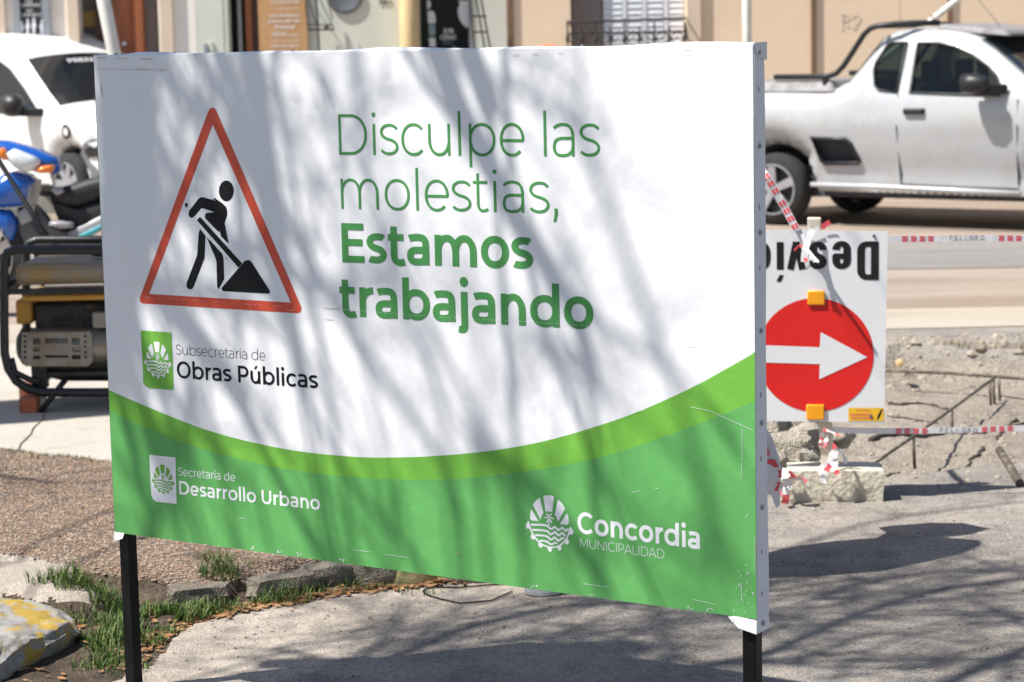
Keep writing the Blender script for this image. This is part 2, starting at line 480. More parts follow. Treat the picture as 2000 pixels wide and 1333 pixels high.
m_grit = rand_col_mat('grit', [(.20, .17, .14), (.36, .31, .26), (.12, .11, .10), (.42, .37, .31), (.28, .22, .17), (.09, .085, .08)])
c, s = scatter(5200, (0, 6), (-1.6, 2.4), (4.9, 8.6), .0018, .006, .3, 3)
V, F = blob_np(c, s, rs, .65, 0)
struct(np_mesh('grit', V, F, m_grit, False), 'stuff')
c, s = scatter(3000, (5, 0), (.9, 3.4), (8.0, 12.2), .004, .014, .1, 3)
V, F = blob_np(c, s, rs, .65, 1)
m_clod = rand_col_mat('clods', [(.33, .28, .22), (.38, .33, .265), (.25, .21, .17), (.35, .29, .23)])
struct(np_mesh('dirt_clods', V, F, m_clod, False), 'stuff')
# crumbled lumps on the trench edge by the far road
c, s = scatter(260, (5, 0), (1.0, 3.4), (11.0, 12.1), .01, .03, .0, 2)
V, F = blob_np(c, s, rs, .7, 1)
struct(np_mesh('dirt_clods', V, F, m_clod, False), 'stuff')

# dry leaves lying in the gutter and on the road
def leaves(name, n, xr, yr, regs, mat, smin, smax, along=None, spread=0):
    x = rs.uniform(*xr, n); y = rs.uniform(*yr, n); vs = []; fs = []
    if along:
        A = [G(*p) for p in along]; k_ = rs.randint(0, len(A) - 1, n); t_ = rs.uniform(0, 1, n)
        x = np.array([A[i].x + (A[i + 1].x - A[i].x) * t for i, t in zip(k_, t_)]) + rs.normal(0, spread, n); y = np.array([A[i].y + (A[i + 1].y - A[i].y) * t for i, t in zip(k_, t_)]) + rs.normal(0, spread, n)
    for a, b in zip(x, y):
        if region_at(a, b) not in regs: continue
        s_ = rs.uniform(smin, smax); th = rs.uniform(0, 6.28); cu = rs.uniform(.1, .5); z = height(a, b) + .004
        k = len(vs); c_, sn = math.cos(th), math.sin(th); tl = rs.uniform(-.4, .4)
        for (p, q, h) in ((-1, 0, cu * .5), (-.3, .38, .1), (.4, .34, .1), (1, 0, cu * .6), (.4, -.34, .12), (-.3, -.38, .08), (0, 0, -.05)):
            vs.append((a + (p * c_ - q * sn) * s_, b + (p * sn + q * c_) * s_, z + (h + q * tl + .1) * s_))
        fs += [(k, k + 6, k + 1), (k + 1, k + 6, k + 2), (k + 2, k + 6, k + 3), (k + 3, k + 6, k + 4), (k + 4, k + 6, k + 5), (k + 5, k + 6, k)]
    return struct(np_mesh(name, np.array(vs), np.array(fs), mat, False), 'stuff')
m_leaf = rand_col_mat('dry_leaf', [(.25, .12, .05), (.36, .20, .09), (.20, .10, .05), (.42, .27, .14), (.30, .13, .05)])
leaves('fallen_leaves', 700, (-1.5, .3), (5.6, 7.1), (4,), m_leaf, .006, .02)
leaves('fallen_leaves', 120, (-1.4, 2.2), (5.0, 8.2), (0, 6), m_leaf, .004, .011)
leaves('fallen_leaves', 200, (-2.2, .1), (6.7, 9.0), (2,), m_leaf, .006, .014)

leaves('fallen_leaves', 900, (0, 1), (0, 1), (0, 4, 6), m_leaf, .005, .018, [(400, 1208), (470, 1192), (560, 1176), (640, 1162), (740, 1150), (830, 1140), (900, 1136)], .028)
leaves('fallen_leaves', 260, (0, 1), (0, 1), (4,), m_leaf, .006, .018, [(230, 1310), (290, 1260), (330, 1230), (400, 1208)], .04)

def grass(name, clumps, mat):
    vs = []; fs = []
    for (cx, cy, R, n, h) in clumps:
        for _ in range(n):
            a = rs.uniform(0, 6.28); r = R * math.sqrt(rs.uniform(0, 1)); x = cx + r * math.cos(a) * 1.3; y = cy + r * math.sin(a)
            z = height(x, y) - .003; hh = h * rs.uniform(.2, 1.2); th = rs.uniform(0, 6.28); ln = rs.uniform(.1, .9) * hh; wd = rs.uniform(.0009, .0022)
            dx, dy = math.cos(th), math.sin(th); k = len(vs)
            for (t, wv) in ((0, 1), (.4, .9), (.75, .6)):
                ox, oy = dx * ln * t * t, dy * ln * t * t
                vs += [(x + ox - dy * wd * wv, y + oy + dx * wd * wv, z + hh * t), (x + ox + dy * wd * wv, y + oy - dx * wd * wv, z + hh * t)]
            vs.append((x + dx * ln, y + dy * ln, z + hh * (1 - .15 * ln / hh)))
            fs += [(k, k + 1, k + 3), (k, k + 3, k + 2), (k + 2, k + 3, k + 5), (k + 2, k + 5, k + 4), (k + 4, k + 5, k + 6)]
    return struct(np_mesh(name, np.array(vs), np.array(fs), mat, False), 'stuff')
m_grass = rand_col_mat('grass_blade', [(.04, .09, .015), (.08, .16, .025), (.03, .065, .012), (.13, .22, .04), (.05, .10, .02), (.24, .22, .10), (.10, .18, .03)], .6)
cl = []
def gc(px, py, R, n, h, z=.02):
    p = G(px, py, z); cl.append((p.x, p.y, R, n, h))
for (px, py, n, h) in ((90, 1160, 60, .05), (140, 1165, 90, .07), (190, 1165, 110, .06), (215, 1180, 120, .06), (250, 1195, 120, .05), (300, 1175, 120, .05), (340, 1180, 150, .06), (375, 1190, 140, .06), (405, 1185, 130, .055), (440, 1178, 90, .05), (430, 1150, 90, .06), (425, 1125, 40, .05), (210, 1220, 140, .06), (245, 1235, 120, .05), (200, 1255, 90, .05), (520, 1172, 100, .05), (555, 1160, 80, .06), (590, 1150, 110, .05), (610, 1135, 60, .04), (680, 1120, 60, .045), (690, 1140, 50, .04), (760, 1128, 40, .035), (160, 1200, 80, .05), (300, 1210, 60, .04), (460, 1130, 30, .035), (650, 1150, 50, .03), (810, 1140, 25, .03), (190, 1230, 90, .05), (230, 1215, 110, .05), (290, 1235, 80, .04), (215, 1270, 70, .05), (180, 1290, 60, .05), (330, 1215, 60, .035), (250, 1290, 40, .04), (120, 1150, 60, .05)):
    gc(px + rs.uniform(-8, 8), py + rs.uniform(-6, 6), rs.uniform(.035, .06), int(n * 1.9), h * rs.uniform(.6, 1.15))
grass('grass', cl, m_grass)
cl = []
for _ in range(60):
    x = rs.uniform(1.2, 3.5); y = rs.uniform(11.35, 11.75); cl.append((x, y, .06, 26, .05))
grass('dry_grass', cl, rand_col_mat('dry_blade', [(.30, .25, .16), (.20, .16, .10), (.38, .32, .21), (.12, .10, .06)]))
cl = []
for _ in range(46):
    x = rs.uniform(-2.1, -.3); y = rs.uniform(6.75, 8.9)
    if region_at(x, y) == 2: cl.append((x, y, .07, 16, .018))
for i in range(26):
    p = G(-40 + i * 11, 884 + i * .9, .06); cl.append((p.x, p.y, .05, 12, .02))
grass('grass', cl, m_grass)

# ------------------------------------------------------------------ kerb stones and rocks
def rock(name, c, sz, mat, seed, rz=0, sub=3, rough=.18, parent=None, flat_bottom=True, boxy=.6):
    bm = bmesh.new(); bmesh.ops.create_cube(bm, size=2)
    bmesh.ops.subdivide_edges(bm, edges=bm.edges[:], cuts=4, use_grid_fill=True)
    R = Matrix.Rotation(rz, 3, 'Z'); off = wloc(parent) if parent else Vector((0, 0, 0))
    from mathutils import noise
    for v in bm.verts:
        p = v.co.copy(); q = p.normalized() * 1.25
        p = p * boxy + q * (1 - boxy)
        d = noise.noise(p * 1.1 + Vector((seed * 3.1, seed, 0))) * rough * 1.6 + noise.noise(p * 3.2 + Vector((0, seed * 7.7, 0))) * rough * .6
        p = p * (1 + d)
        v.co = R @ Vector((p.x * sz[0] / 2, p.y * sz[1] / 2, p.z * sz[2] / 2)) + Vector(c) - off
    me = bpy.data.meshes.new(name); bm.to_mesh(me); bm.free(); me.materials.append(mat)
    me.polygons.foreach_set('use_smooth', [True] * len(me.polygons)); me.set_sharp_from_angle(angle=math.radians(38))
    o = bpy.data.objects.new(name, me); COL.objects.link(o)
    if parent: o.parent = parent
    return o
m_rock = ground_mat('kerb_rock', (.17, .145, .115), (.27, .235, .19), (.09, .08, .065), 6, 20, .3, .8, 50)
m_rockp = ground_mat('rubble', (.46, .41, .33), (.55, .49, .40), (.30, .26, .21), 5, 16, .3, .9, 40, bdist=.012)
kerb_px = [((385, 1158), .16, .09, .07, 'rounded brown kerb stone in the grass right of the black sign leg'),
           ((545, 1140), .20, .09, .08, 'long low kerb stone half sunk in grass under the banner'),
           ((640, 1118), .15, .09, .08, 'small grey kerb stone beside the leaf litter'),
           ((745, 1112), .16, .10, .09, 'pale kerb stone with dry leaves at its foot'),
           ((835, 1108), .20, .12, .10, 'mossy yellowish kerb stone at the end of the row')]
for i, ((px, py), a, b, h, lab) in enumerate(kerb_px):
    p = G(px, py, .04)
    m = m_rock
    if i == 4: m = M('mossy_rock', (.28, .24, .12), .9, .3, 20, .8, 60, dirt=(.10, .14, .04), dscale=12)
    tag(rock('kerb_stone', (p.x, p.y + .03, .02), (a, b, h), m, i + 3, rz=.3 + .2 * math.sin(i)), lab, 'stone', 'stones edging the gravel bed')
p = G(985, 1135); tag(rock('kerb_stone', (p.x, p.y + .03, .03), (.3, .12, .1), m_rock, 22, rz=.1), 'grey kerb stone mostly hidden behind the banner bottom edge', 'stone', 'stones edging the gravel bed')

# the painted rock, bottom left
def painted():
    m = bpy.data.materials.new('worn_paint_rock'); m.use_nodes = True
    t = m.node_tree; n = t.nodes; l = t.links; b = n['Principled BSDF']
    tc = n.new('ShaderNodeTexCoord')
    def noise(sc, det=8):
        q = n.new('ShaderNodeTexNoise'); q.inputs['Scale'].default_value = sc; q.inputs['Detail'].default_value = det; q.inputs['Roughness'].default_value = .7
        l.new(tc.outputs['Object'], q.inputs['Vector']); return q.outputs[0]
    sp = n.new('ShaderNodeSeparateXYZ'); l.new(tc.outputs['Object'], sp.inputs[0])
    def rng(s_, lo, hi):
        q = n.new('ShaderNodeMapRange'); q.inputs[1].default_value = lo; q.inputs[2].default_value = hi; l.new(s_, q.inputs[0]); return q.outputs[0]
    def mixc(f, a, bb):
        q = n.new('ShaderNodeMix'); q.data_type = 'RGBA'; l.new(f, q.inputs[0])
        for k, v in ((6, a), (7, bb)):
            if isinstance(v, tuple): q.inputs[k].default_value = (*v, 1)
            else: l.new(v, q.inputs[k])
        return q.outputs[2]
    base = mixc(rng(noise(30), .4, .65), (.20, .18, .155), (.36, .325, .28))
    white = mixc(rng(noise(14), .42, .5), base, (.29, .28, .265))
    yel = mixc(rng(noise(9), .50, .54), white, (.38, .25, .04))
    ad = n.new('ShaderNodeMath'); ad.operation = 'MULTIPLY_ADD'; l.new(noise(7), ad.inputs[0]); ad.inputs[1].default_value = .10; l.new(sp.outputs[2], ad.inputs[2])
    out = mixc(rng(ad.outputs[0], .055, .085), base, yel)
    l.new(out, b.inputs['Base Color']); b.inputs['Roughness'].default_value = .8
    bp = n.new('ShaderNodeBump'); bp.inputs['Strength'].default_value = .7; bp.inputs['Distance'].default_value = .008
    l.new(noise(45), bp.inputs['Height']); l.new(bp.outputs[0], b.inputs['Normal'])
    return m
m_prock = painted()
def poly_rock(name, foot, top, h, mat, loc):
    """block with a traced foot and a smaller traced top"""
    bm = bmesh.new()
    for x, y in foot: bm.verts.new((x - loc[0], y - loc[1], -.02))
    for (x, y), hh in zip(top, h): bm.verts.new((x - loc[0], y - loc[1], hh))
    bmesh.ops.convex_hull(bm, input=bm.verts[:])
    bmesh.ops.dissolve_limit(bm, angle_limit=.25, verts=bm.verts[:], edges=bm.edges[:])
    bmesh.ops.bevel(bm, geom=[e for e in bm.edges if e.calc_face_angle(0) > .2], offset=.022, segments=3, affect='EDGES', clamp_overlap=True)
    bmesh.ops.triangulate(bm, faces=bm.faces[:])
    for _ in range(4):
        es = [e for e in bm.edges if e.calc_length() > .02]
        if not es: break
        bmesh.ops.subdivide_edges(bm, edges=es, cuts=1); bmesh.ops.triangulate(bm, faces=bm.faces[:])
    bmesh.ops.smooth_vert(bm, verts=bm.verts[:], factor=.5, use_axis_x=True, use_axis_y=True, use_axis_z=True)
    from mathutils import noise
    for v in bm.verts: v.co += Vector((noise.noise(v.co * 11), noise.noise(v.co * 11 + Vector((5, 0, 0))), noise.noise(v.co * 11 + Vector((0, 9, 0))))) * .010 + Vector((noise.noise(v.co * 45), noise.noise(v.co * 45 + Vector((5, 0, 0))), noise.noise(v.co * 45 + Vector((0, 9, 0))))) * .006
    bmesh.ops.recalc_face_normals(bm, faces=bm.faces)
    me = bpy.data.meshes.new(name); bm.to_mesh(me); bm.free(); me.materials.append(mat)
    me.polygons.foreach_set('use_smooth', [True] * len(me.polygons)); me.set_sharp_from_angle(angle=math.radians(50))
    o = bpy.data.objects.new(name, me); COL.objects.link(o); o.location = (loc[0], loc[1], 0); return o
foot = [G(x, y)[:2] for x, y in ((-110, 1380), (10, 1318), (60, 1290), (110, 1275), (163, 1248), (150, 1215), (40, 1190), (-130, 1210))]
tp = [G(x, y, z)[:2] for x, y, z in ((-110, 1255, .10), (-20, 1225, .10), (50, 1240, .085), (120, 1238, .065), (152, 1222, .055), (120, 1190, .07), (30, 1163, .10), (-110, 1160, .11))]
tag(poly_rock('painted_kerb_rock', foot, tp, [.10, .105, .09, .075, .06, .075, .10, .11], m_prock, (foot[2][0], foot[2][1])), 'big broken kerb rock with flaking yellow and white paint at bottom left', 'rock')

# ------------------------------------------------------------------ things on the road near the banner
m_bucket = M('grey_plastic', (.42, .43, .44), .5, .1, 12)
bt = thing('paint_bucket', 'small grey upturned tub standing on the road under the banner edge', 'bucket', tuple(G(1060, 1160)))
bp_ = G(1062, 1158)
MB().lathe((bp_.x, bp_.y, 0.002), (0, 0, 1), [(0, .052), (.004, .056), (.06, .052), (.10, .049), (.102, .04)], 28).build('tub', m_bucket, bt, smooth=True, angle=40)
MB().lathe((bp_.x, bp_.y, 0.004), (0, 0, 1), [(0, .058), (.010, .058)], 28).build('rim', m_bucket, bt, smooth=True, angle=40)
wire = MB(); pts = []
for (x, y) in ((1000, 1158), (960, 1175), (900, 1180), (860, 1172), (832, 1163), (826, 1158), (832, 1152), (845, 1150), (900, 1150), (960, 1146), (1010, 1144)):
    p = G(x, y); pts.append((p.x, p.y, height(p.x, p.y) + .004))
tag(wire.tube(pts, .0022, 6).build('wire_loop', m_blacksteel, smooth=True), 'thin black wire bent in a loop on the pale concrete left of the tub', 'wire')
# ------------------------------------------------------------------ stroke lettering (geometric sans)
def ell(cx, cy, rx, ry, a0, a1, n=None, e=2.12):
    n = n or max(4, int(abs(a1 - a0) / 9)); o = []
    for i in range(n + 1):
        a = math.radians(a0 + (a1 - a0) * i / n); c, s = math.cos(a), math.sin(a)
        o.append((cx + rx * math.copysign(abs(c) ** (2 / e), c), cy + ry * math.copysign(abs(s) ** (2 / e), s)))
    return o
def bez(p0, p1, p2, p3, n=8):
    return [tuple((1 - t) ** 3 * a + 3 * (1 - t) ** 2 * t * b + 3 * (1 - t) * t * t * c + t ** 3 * d for a, b, c, d in zip(p0, p1, p2, p3)) for t in [i / n for i in range(n + 1)]]
def lerp(a, b, t): return a + (b - a) * t
def glyph(ch, t, XH=.53, CAP=.70, ASC=.745, DES=-.19):
    """t 0 light .. 1 bold. returns strokes [(pts, closed)], polygons, body width, lsb, rsb, hx, hy"""
    wv = lerp(.050, .150, t); wh = lerp(.046, .126, t); hx, hy = wv / 2, wh / 2
    S = []; P = []
    ST, RD, DG = lerp(.088, .062, t), lerp(.048, .032, t), .008
    def line(*p): S.append((list(p), False))
    def dot(cx, cy, r): P.append(ell(cx, cy, r, r, 0, 350, 14, 2))
    def spine(W, H):
        l, r, b, tp = hx, W - hx, hy, H - hy; m = H / 2; cx = W / 2; k = .62
        p = bez((W - hx * 1.0, H * .835), (W * .78, tp + H * .0), (cx + W * .12, tp), (cx, tp))
        p += bez((cx, tp), (cx - k * (cx - l), tp), (l, tp - .25 * (tp - m)), (l, (tp + m) / 2 + .01))[1:]
        p += bez((l, (tp + m) / 2 + .01), (l, m + .25 * (tp - m)), (cx - .55 * (cx - l), m + H * .035), (cx, m))[1:]
        p += bez((cx, m), (cx + .55 * (r - cx), m - H * .035), (r, m - .25 * (m - b)), (r, (b + m) / 2 - .01))[1:]
        p += bez((r, (b + m) / 2 - .01), (r, b + .25 * (m - b)), (cx + k * (r - cx), b), (cx, b))[1:]
        p += bez((cx, b), (cx - W * .14, b), (W * .20, b + H * .01), (hx * .9, H * .155))[1:]
        S.append((p, False))
    l_, r_ = ST, ST
    if ch in 'oOcCG':
        H = XH if ch in 'oc' else CAP
        W = {'o': lerp(.535, .60, t), 'c': lerp(.475, .545, t), 'O': lerp(.70, .75, t), 'C': lerp(.63, .70, t), 'G': lerp(.63, .70, t)}[ch]
        if ch in 'oO': S.append((ell(W / 2, H / 2, W / 2 - hx, H / 2 + .01 - hy, 0, 360, 44)[:-1], True))
        else:
            Wf = W * (1.12 if ch == 'c' else 1.10)
            S.append((ell(Wf / 2, H / 2, Wf / 2 - hx, H / 2 + .01 - hy, 42, 318, 34), False))
        if ch == 'G': line((W * .55, CAP * .45), (W - hx, CAP * .45)); line((W - hx, CAP * .48), (W - hx, CAP * .12))
        l_ = RD; r_ = RD if ch in 'oO' else .02
    elif ch == 'e':
        W = lerp(.50, .575, t)
        S.append((ell(W / 2, XH / 2, W / 2 - hx, XH / 2 + .01 - hy, -3, 316, 38), False)); line((hx * 1.2, XH / 2 - .012), (W - hx * .8, XH / 2 - .012)); l_ = RD; r_ = RD
    elif ch == 'a':
        W = lerp(.425, .50, t); bw = XH * .60
        line((W - hx, 0), (W - hx, XH * .55))
        S.append((bez((hx * .8, XH * .855), (W * .18, XH - hy), (W * .36, XH - hy + .01), (W * .47, XH - hy + .01)) + bez((W * .47, XH - hy + .01), (W * .8, XH - hy + .01), (W - hx, XH * .86), (W - hx, XH * .55))[1:], False))
        a = bez((W - hx, bw - hy), (W * .75, bw - hy), (W * .6, bw - hy), (W * .5, bw - hy), 4) + bez((W * .5, bw - hy), (W * .22, bw - hy), (hx, bw - hy - .03), (hx, bw / 2 - .004))[1:] + bez((hx, bw / 2 - .004), (hx, hy + .02), (W * .22, hy - .008), (W * .44, hy - .008))[1:] + bez((W * .44, hy - .008), (W * .72, hy - .008), (W - hx * 1.3, XH * .11), (W - hx * 1.1, XH * .3))[1:]
        S.append((a, False)); l_ = RD * .9
    elif ch in 'sS':
        W, H = (lerp(.395, .46, t), XH) if ch == 's' else (lerp(.48, .56, t), CAP)
        spine(W, H); l_ = r_ = .022
    elif ch in 'ilI':
        W = wv; line((hx, 0), (hx, {'i': XH, 'l': ASC, 'I': CAP}[ch]))
        if ch == 'i': dot(hx, XH + lerp(.155, .175, t), lerp(.038, .092, t))
    elif ch in 'íú':
        if ch == 'í': W = wv; line((hx, 0), (hx, XH)); ax = hx
        else:
            _s, _p, W, *_r = glyph('u', t); S += _s; ax = W * .5
        dx = lerp(.05, .07, t); P.append([(ax - dx * .5 - hx * .3, XH + .07), (ax + dx * .7 - hx * .2, XH + .21), (ax + dx * .7 + hx * 1.5, XH + .21), (ax - dx * .5 + hx * .9 + .01, XH + .07)])
    elif ch == 'j':
        W = wv; S.append(([(hx, XH), (hx, -.06)] + bez((hx, -.06), (hx, -.15), (hx - .06, DES + hy), (hx - .13, DES + hy + .012))[1:], False)); dot(hx, XH + lerp(.155, .175, t), lerp(.038, .092, t))
    elif ch == 't':
        W = lerp(.315, .38, t); sx = lerp(.10, .13, t)
        S.append(([(sx, XH + lerp(.125, .125, t)), (sx, XH * .28)] + bez((sx, XH * .28), (sx, hy - .01), (W * .62, -.01), (W - .01, XH * .09))[1:], False)); line((0, XH - hy - .004), (W * .93, XH - hy - .004)); l_ = r_ = .018
    elif ch == 'r':
        W = lerp(.26, .33, t); line((hx, 0), (hx, XH)); S.append((ell(hx + (W - hx) * 1.0, XH * .5, W - hx, XH / 2 - hy + .008, 170, 92, 10), False)); r_ = .01
    elif ch in 'nmu':
        W = {'n': lerp(.465, .525, t), 'u': lerp(.465, .525, t), 'm': lerp(.825, .92, t)}[ch]
        def arch(xa, xb, flip=False):
            cx, rx = (xa + xb) / 2, (xb - xa) / 2; ry = XH * .46
            p = [(xb, 0)] + ell(cx, XH - ry - hy + .008, rx, ry, 0, 172, 22)
            if flip: p = [((W - x), XH - y) for x, y in p]
            S.append((p, False))
        if ch == 'n': line((hx, 0), (hx, XH)); arch(hx, W - hx)
        elif ch == 'm': line((hx, 0), (hx, XH)); arch(hx, W / 2); arch(W / 2, W - hx)
        else: line((W - hx, 0), (W - hx, XH)); arch(hx, W - hx, True)
    elif ch in 'bdp':
        W = lerp(.545, .61, t); y0, y1 = {'b': (0, ASC), 'd': (0, ASC), 'p': (DES, XH)}[ch]
        sx = hx if ch != 'd' else W - hx; line((sx, y0), (sx, y1))
        S.append((ell(W / 2, XH / 2, W / 2 - hx, XH / 2 + .01 - hy, 0, 360, 44)[:-1], True))
        if ch == 'd': l_, r_ = RD, ST
        else: l_, r_ = ST, RD
    elif ch == ',':
        W = lerp(.06, .11, t); P.append([(.02, .085), (.085, .085), (.09, .0), (.05, -.14), (.0, -.14), (.03, .0)]); l_ = r_ = .05
    elif ch == 'D':
        W = lerp(.63, .67, t); line((hx, 0), (hx, CAP)); ry = CAP / 2 - hy; x0 = W * .42
        S.append(([(hx, CAP - hy)] + ell(x0, CAP / 2, W - hx - x0, ry, 90, -90, 26, 2.1) + [(hx, hy)], False)); r_ = RD
    elif ch in 'PR':
        W = lerp(.50, .56, t); line((hx, 0), (hx, CAP)); b = CAP * .33; x0 = W * .5
        S.append(([(hx, CAP - hy)] + ell(x0, (CAP + b) / 2, W - hx - x0, (CAP - b) / 2 - hy, 90, -90, 20) + [(hx, b + hy)], False)); r_ = .03
        if ch == 'R': line((W * .5, b + hy), (W - hx * .7, 0))
    elif ch == 'E':
        W = lerp(.48, .52, t); line((hx, 0), (hx, CAP))
        for y, f in ((hy, 1), (CAP / 2 + .01, .93), (CAP - hy, .985)): line((hx, y), (W * f, y))
        r_ = .035
    elif ch == 'L': W = lerp(.43, .47, t); line((hx, 0), (hx, CAP)); line((hx, hy), (W, hy)); r_ = .01
    elif ch == 'U': W = lerp(.57, .62, t); S.append(([(hx, CAP), (hx, CAP * .4)] + ell(W / 2, CAP * .4, W / 2 - hx, CAP * .4 - hy + .01, 180, 360, 24)[1:] + [(W - hx, CAP)], False))
    elif ch == 'M':
        W = lerp(.68, .76, t); line((hx, 0), (hx, CAP)); line((W - hx, 0), (W - hx, CAP)); line((hx * .9, CAP), (W / 2, CAP * .22)); line((W - hx * .9, CAP), (W / 2, CAP * .22))
    elif ch == 'N': W = lerp(.59, .65, t); line((hx, 0), (hx, CAP)); line((W - hx, 0), (W - hx, CAP)); line((hx * .9, CAP), (W - hx * .9, 0))
    elif ch == 'A': W = lerp(.66, .76, t); line((hx, 0), (W / 2, CAP)); line((W - hx, 0), (W / 2, CAP)); line((W * .18, CAP * .28), (W * .82, CAP * .28)); l_ = r_ = DG
    elif ch == 'v': W = lerp(.47, .56, t); line((hx, XH), (W / 2, 0)); line((W - hx, XH), (W / 2, 0)); l_ = r_ = DG
    elif ch == 'S': pass
    else: W = .26; l_ = r_ = 0
    return S, P, W, l_, r_, hx, hy

def ribbon2(pts, closed, hx, hy):
    n = len(pts); L = []; R = []
    q = [pts[0]]
    for p in pts[1:]:
        if abs(p[0] - q[-1][0]) + abs(p[1] - q[-1][1]) > 1e-5: q.append(p)
    pts = q; n = len(pts)
    for i in range(n):
        a = pts[i - 1] if (closed or i > 0) else pts[i]; b = pts[(i + 1) % n] if (closed or i < n - 1) else pts[i]
        dx, dy = b[0] - a[0], b[1] - a[1]; m = math.hypot(dx, dy) or 1
        nx_, ny_ = -dy / m, dx / m
        L.append((pts[i][0] + nx_ * hx, pts[i][1] + ny_ * hy)); R.append((pts[i][0] - nx_ * hx, pts[i][1] - ny_ * hy))
    return L, R
def text_mesh(txt, fn, t, em_y, u0, v0, u1, fit_x=True, space=.26, XH=.53, track=0, mir=False):
    """builds strokes; fn(u,v,layer)->3-d; fits between u0 and u1 on baseline v0"""
    items = []; x = 0; first = None; last = 0; prev = 0
    for ch in txt:
        if ch == ' ': x += space; continue
        S, P, W, l, r, hx, hy = glyph(ch, t, XH=XH)
        if first is None: first = 0; l = 0
        x += l; items.append((x, S, P, hx, hy)); x += W; last = x; x += r + track
    sx = (u1 - u0) / last if fit_x else em_y
    mb = MB(); layer = 0
    for (ox, S, P, hx, hy) in items:
        layer = 0
        for pts, closed in S:
            L, R = ribbon2(pts, closed, hx, hy); n = len(L); k = len(mb.v)
            for a in L + R: mb.v.append(tuple(fn(u0 + (a[0] + ox) * sx, v0 + a[1] * em_y, layer)))
            for i in range(n if closed else n - 1):
                j = (i + 1) % n; mb.f.append((k + i, k + n + i, k + n + j, k + j)); mb.m.append(0)
            layer += 1
        for p in P:
            mb.poly([p], lambda a, b: fn(u0 + (a + ox) * sx, v0 + b * em_y, layer)); layer += 1
    return mb

# ------------------------------------------------------------------ the banner sign
Lf = Vector((-1.0227, 5.7194, 0)); Rf = Vector((.5052, 4.7154, 0))
SG = Plane(Lf, Rf - Lf); WS = (Rf - Lf).length
ZB, ZT = .4114, 1.6174
sg = thing('banner_sign', 'large white and green works apology banner stretched over a black steel frame in the foreground', 'sign', tuple(SG.P(WS / 2, 0, -.02)))
TH = .043
# sheet: front, wrapped round the sides; top edge slightly uneven
mb = MB(); N = 40
fr = [[SG.P(WS * i / N, ZB + (ZT - ZB) * j / 2, 0) for i in range(N + 1)] for j in range(3)]
k = 0
mb.v = [tuple(p) for r_ in fr for p in r_]
for j in range(2):
    for i in range(N): mb.f.append((j * (N + 1) + i, j * (N + 1) + i + 1, (j + 1) * (N + 1) + i + 1, (j + 1) * (N + 1) + i)); mb.m.append(0)
def topz(i): return ZT + .0035 * math.sin(i * .55) * math.sin(i * .21 + .5) + (.004 if i > 2 else 0)
kt = len(mb.v)
for o in (-.012, -.03, -TH):
    for i in range(N + 1):
        mb.v.append(tuple(SG.P(WS * i / N, topz(i) + (.001 if o > -.02 else 0), o)))
prev = 2 * (N + 1)
for q in range(3):
    cur = kt + q * (N + 1)
    for i in range(N): mb.f.append((prev + i, prev + i + 1, cur + i + 1, cur + i)); mb.m.append(0)
    prev = cur
kb = len(mb.v)
for i in range(N + 1): mb.v.append(tuple(SG.P(WS * i / N, ZB - .001, -TH)))
for i in range(N): mb.f.append((prev + i, prev + i + 1, kb + i + 1, kb + i)); mb.m.append(0)
for i in range(N): mb.f.append((i + 1, i, kb + i, kb + i + 1)); mb.m.append(0)
mb.build('banner_sheet', m_pvc, sg)
# side strips
NS = 26
for side in (0, 1):
    mb = MB()
    for j in range(NS + 1):
        t = j / NS; v = ZB + (ZT + .003 - ZB) * t
        wob = .0018 * math.sin(t * 9 + 1) + .001 * math.sin(t * 23)
        u = WS + .0006 if side else -.0006
        du = 1 if side else -1
        mb.v += [tuple(SG.P(u, v, .0006)), tuple(SG.P(u + du * .0015, v, -.004)), tuple(SG.P(u + du * .002 , v, -TH - .004 - wob - (.004 * (1 - t) ** 2)))]
    for j in range(NS):
        for c in (0, 1): mb.f.append((j * 3 + c, j * 3 + c + 1, j * 3 + 4 + c, j * 3 + 3 + c)); mb.m.append(0)
    mb.build('edge_strip', m_pvcside, sg)
# screws and staples
for y in (287, 457, 650, 831, 996, 1223, 103):
    u, v = SG.inv(1487, y)
    c = SG.P(WS + .003, v, -.024)
    s = MB().lathe(c, SG.d, [(0, .0062), (.0012, .0062), (.0016, .0042), (.0042, .0036), (.0048, .002)], 14).build('screw', m_screw, sg, smooth=True, angle=35)
mbs = MB()
for y in (180, 412, 531, 780, 905, 1088, 1170):
    u, v = SG.inv(1484, y); mbs.pbox(SG, WS + .0022, v, WS + .0032, v + .011, -.02, -.0212)
struct(mbs.build('staples', m_dark, sg), 'stuff')
mbs = MB()
for x in (215, 330, 560, 693, 843, 1003, 1128, 1297, 1445):
    u, v = SG.inv(x, 100); mbs.lathe(SG.P(u, ZT + .003, -.02), (0, 0, 1), [(0, .005), (.003, .004), (.0036, .002)], 8)
struct(mbs.build('top_screws', m_screw, sg), 'stuff')
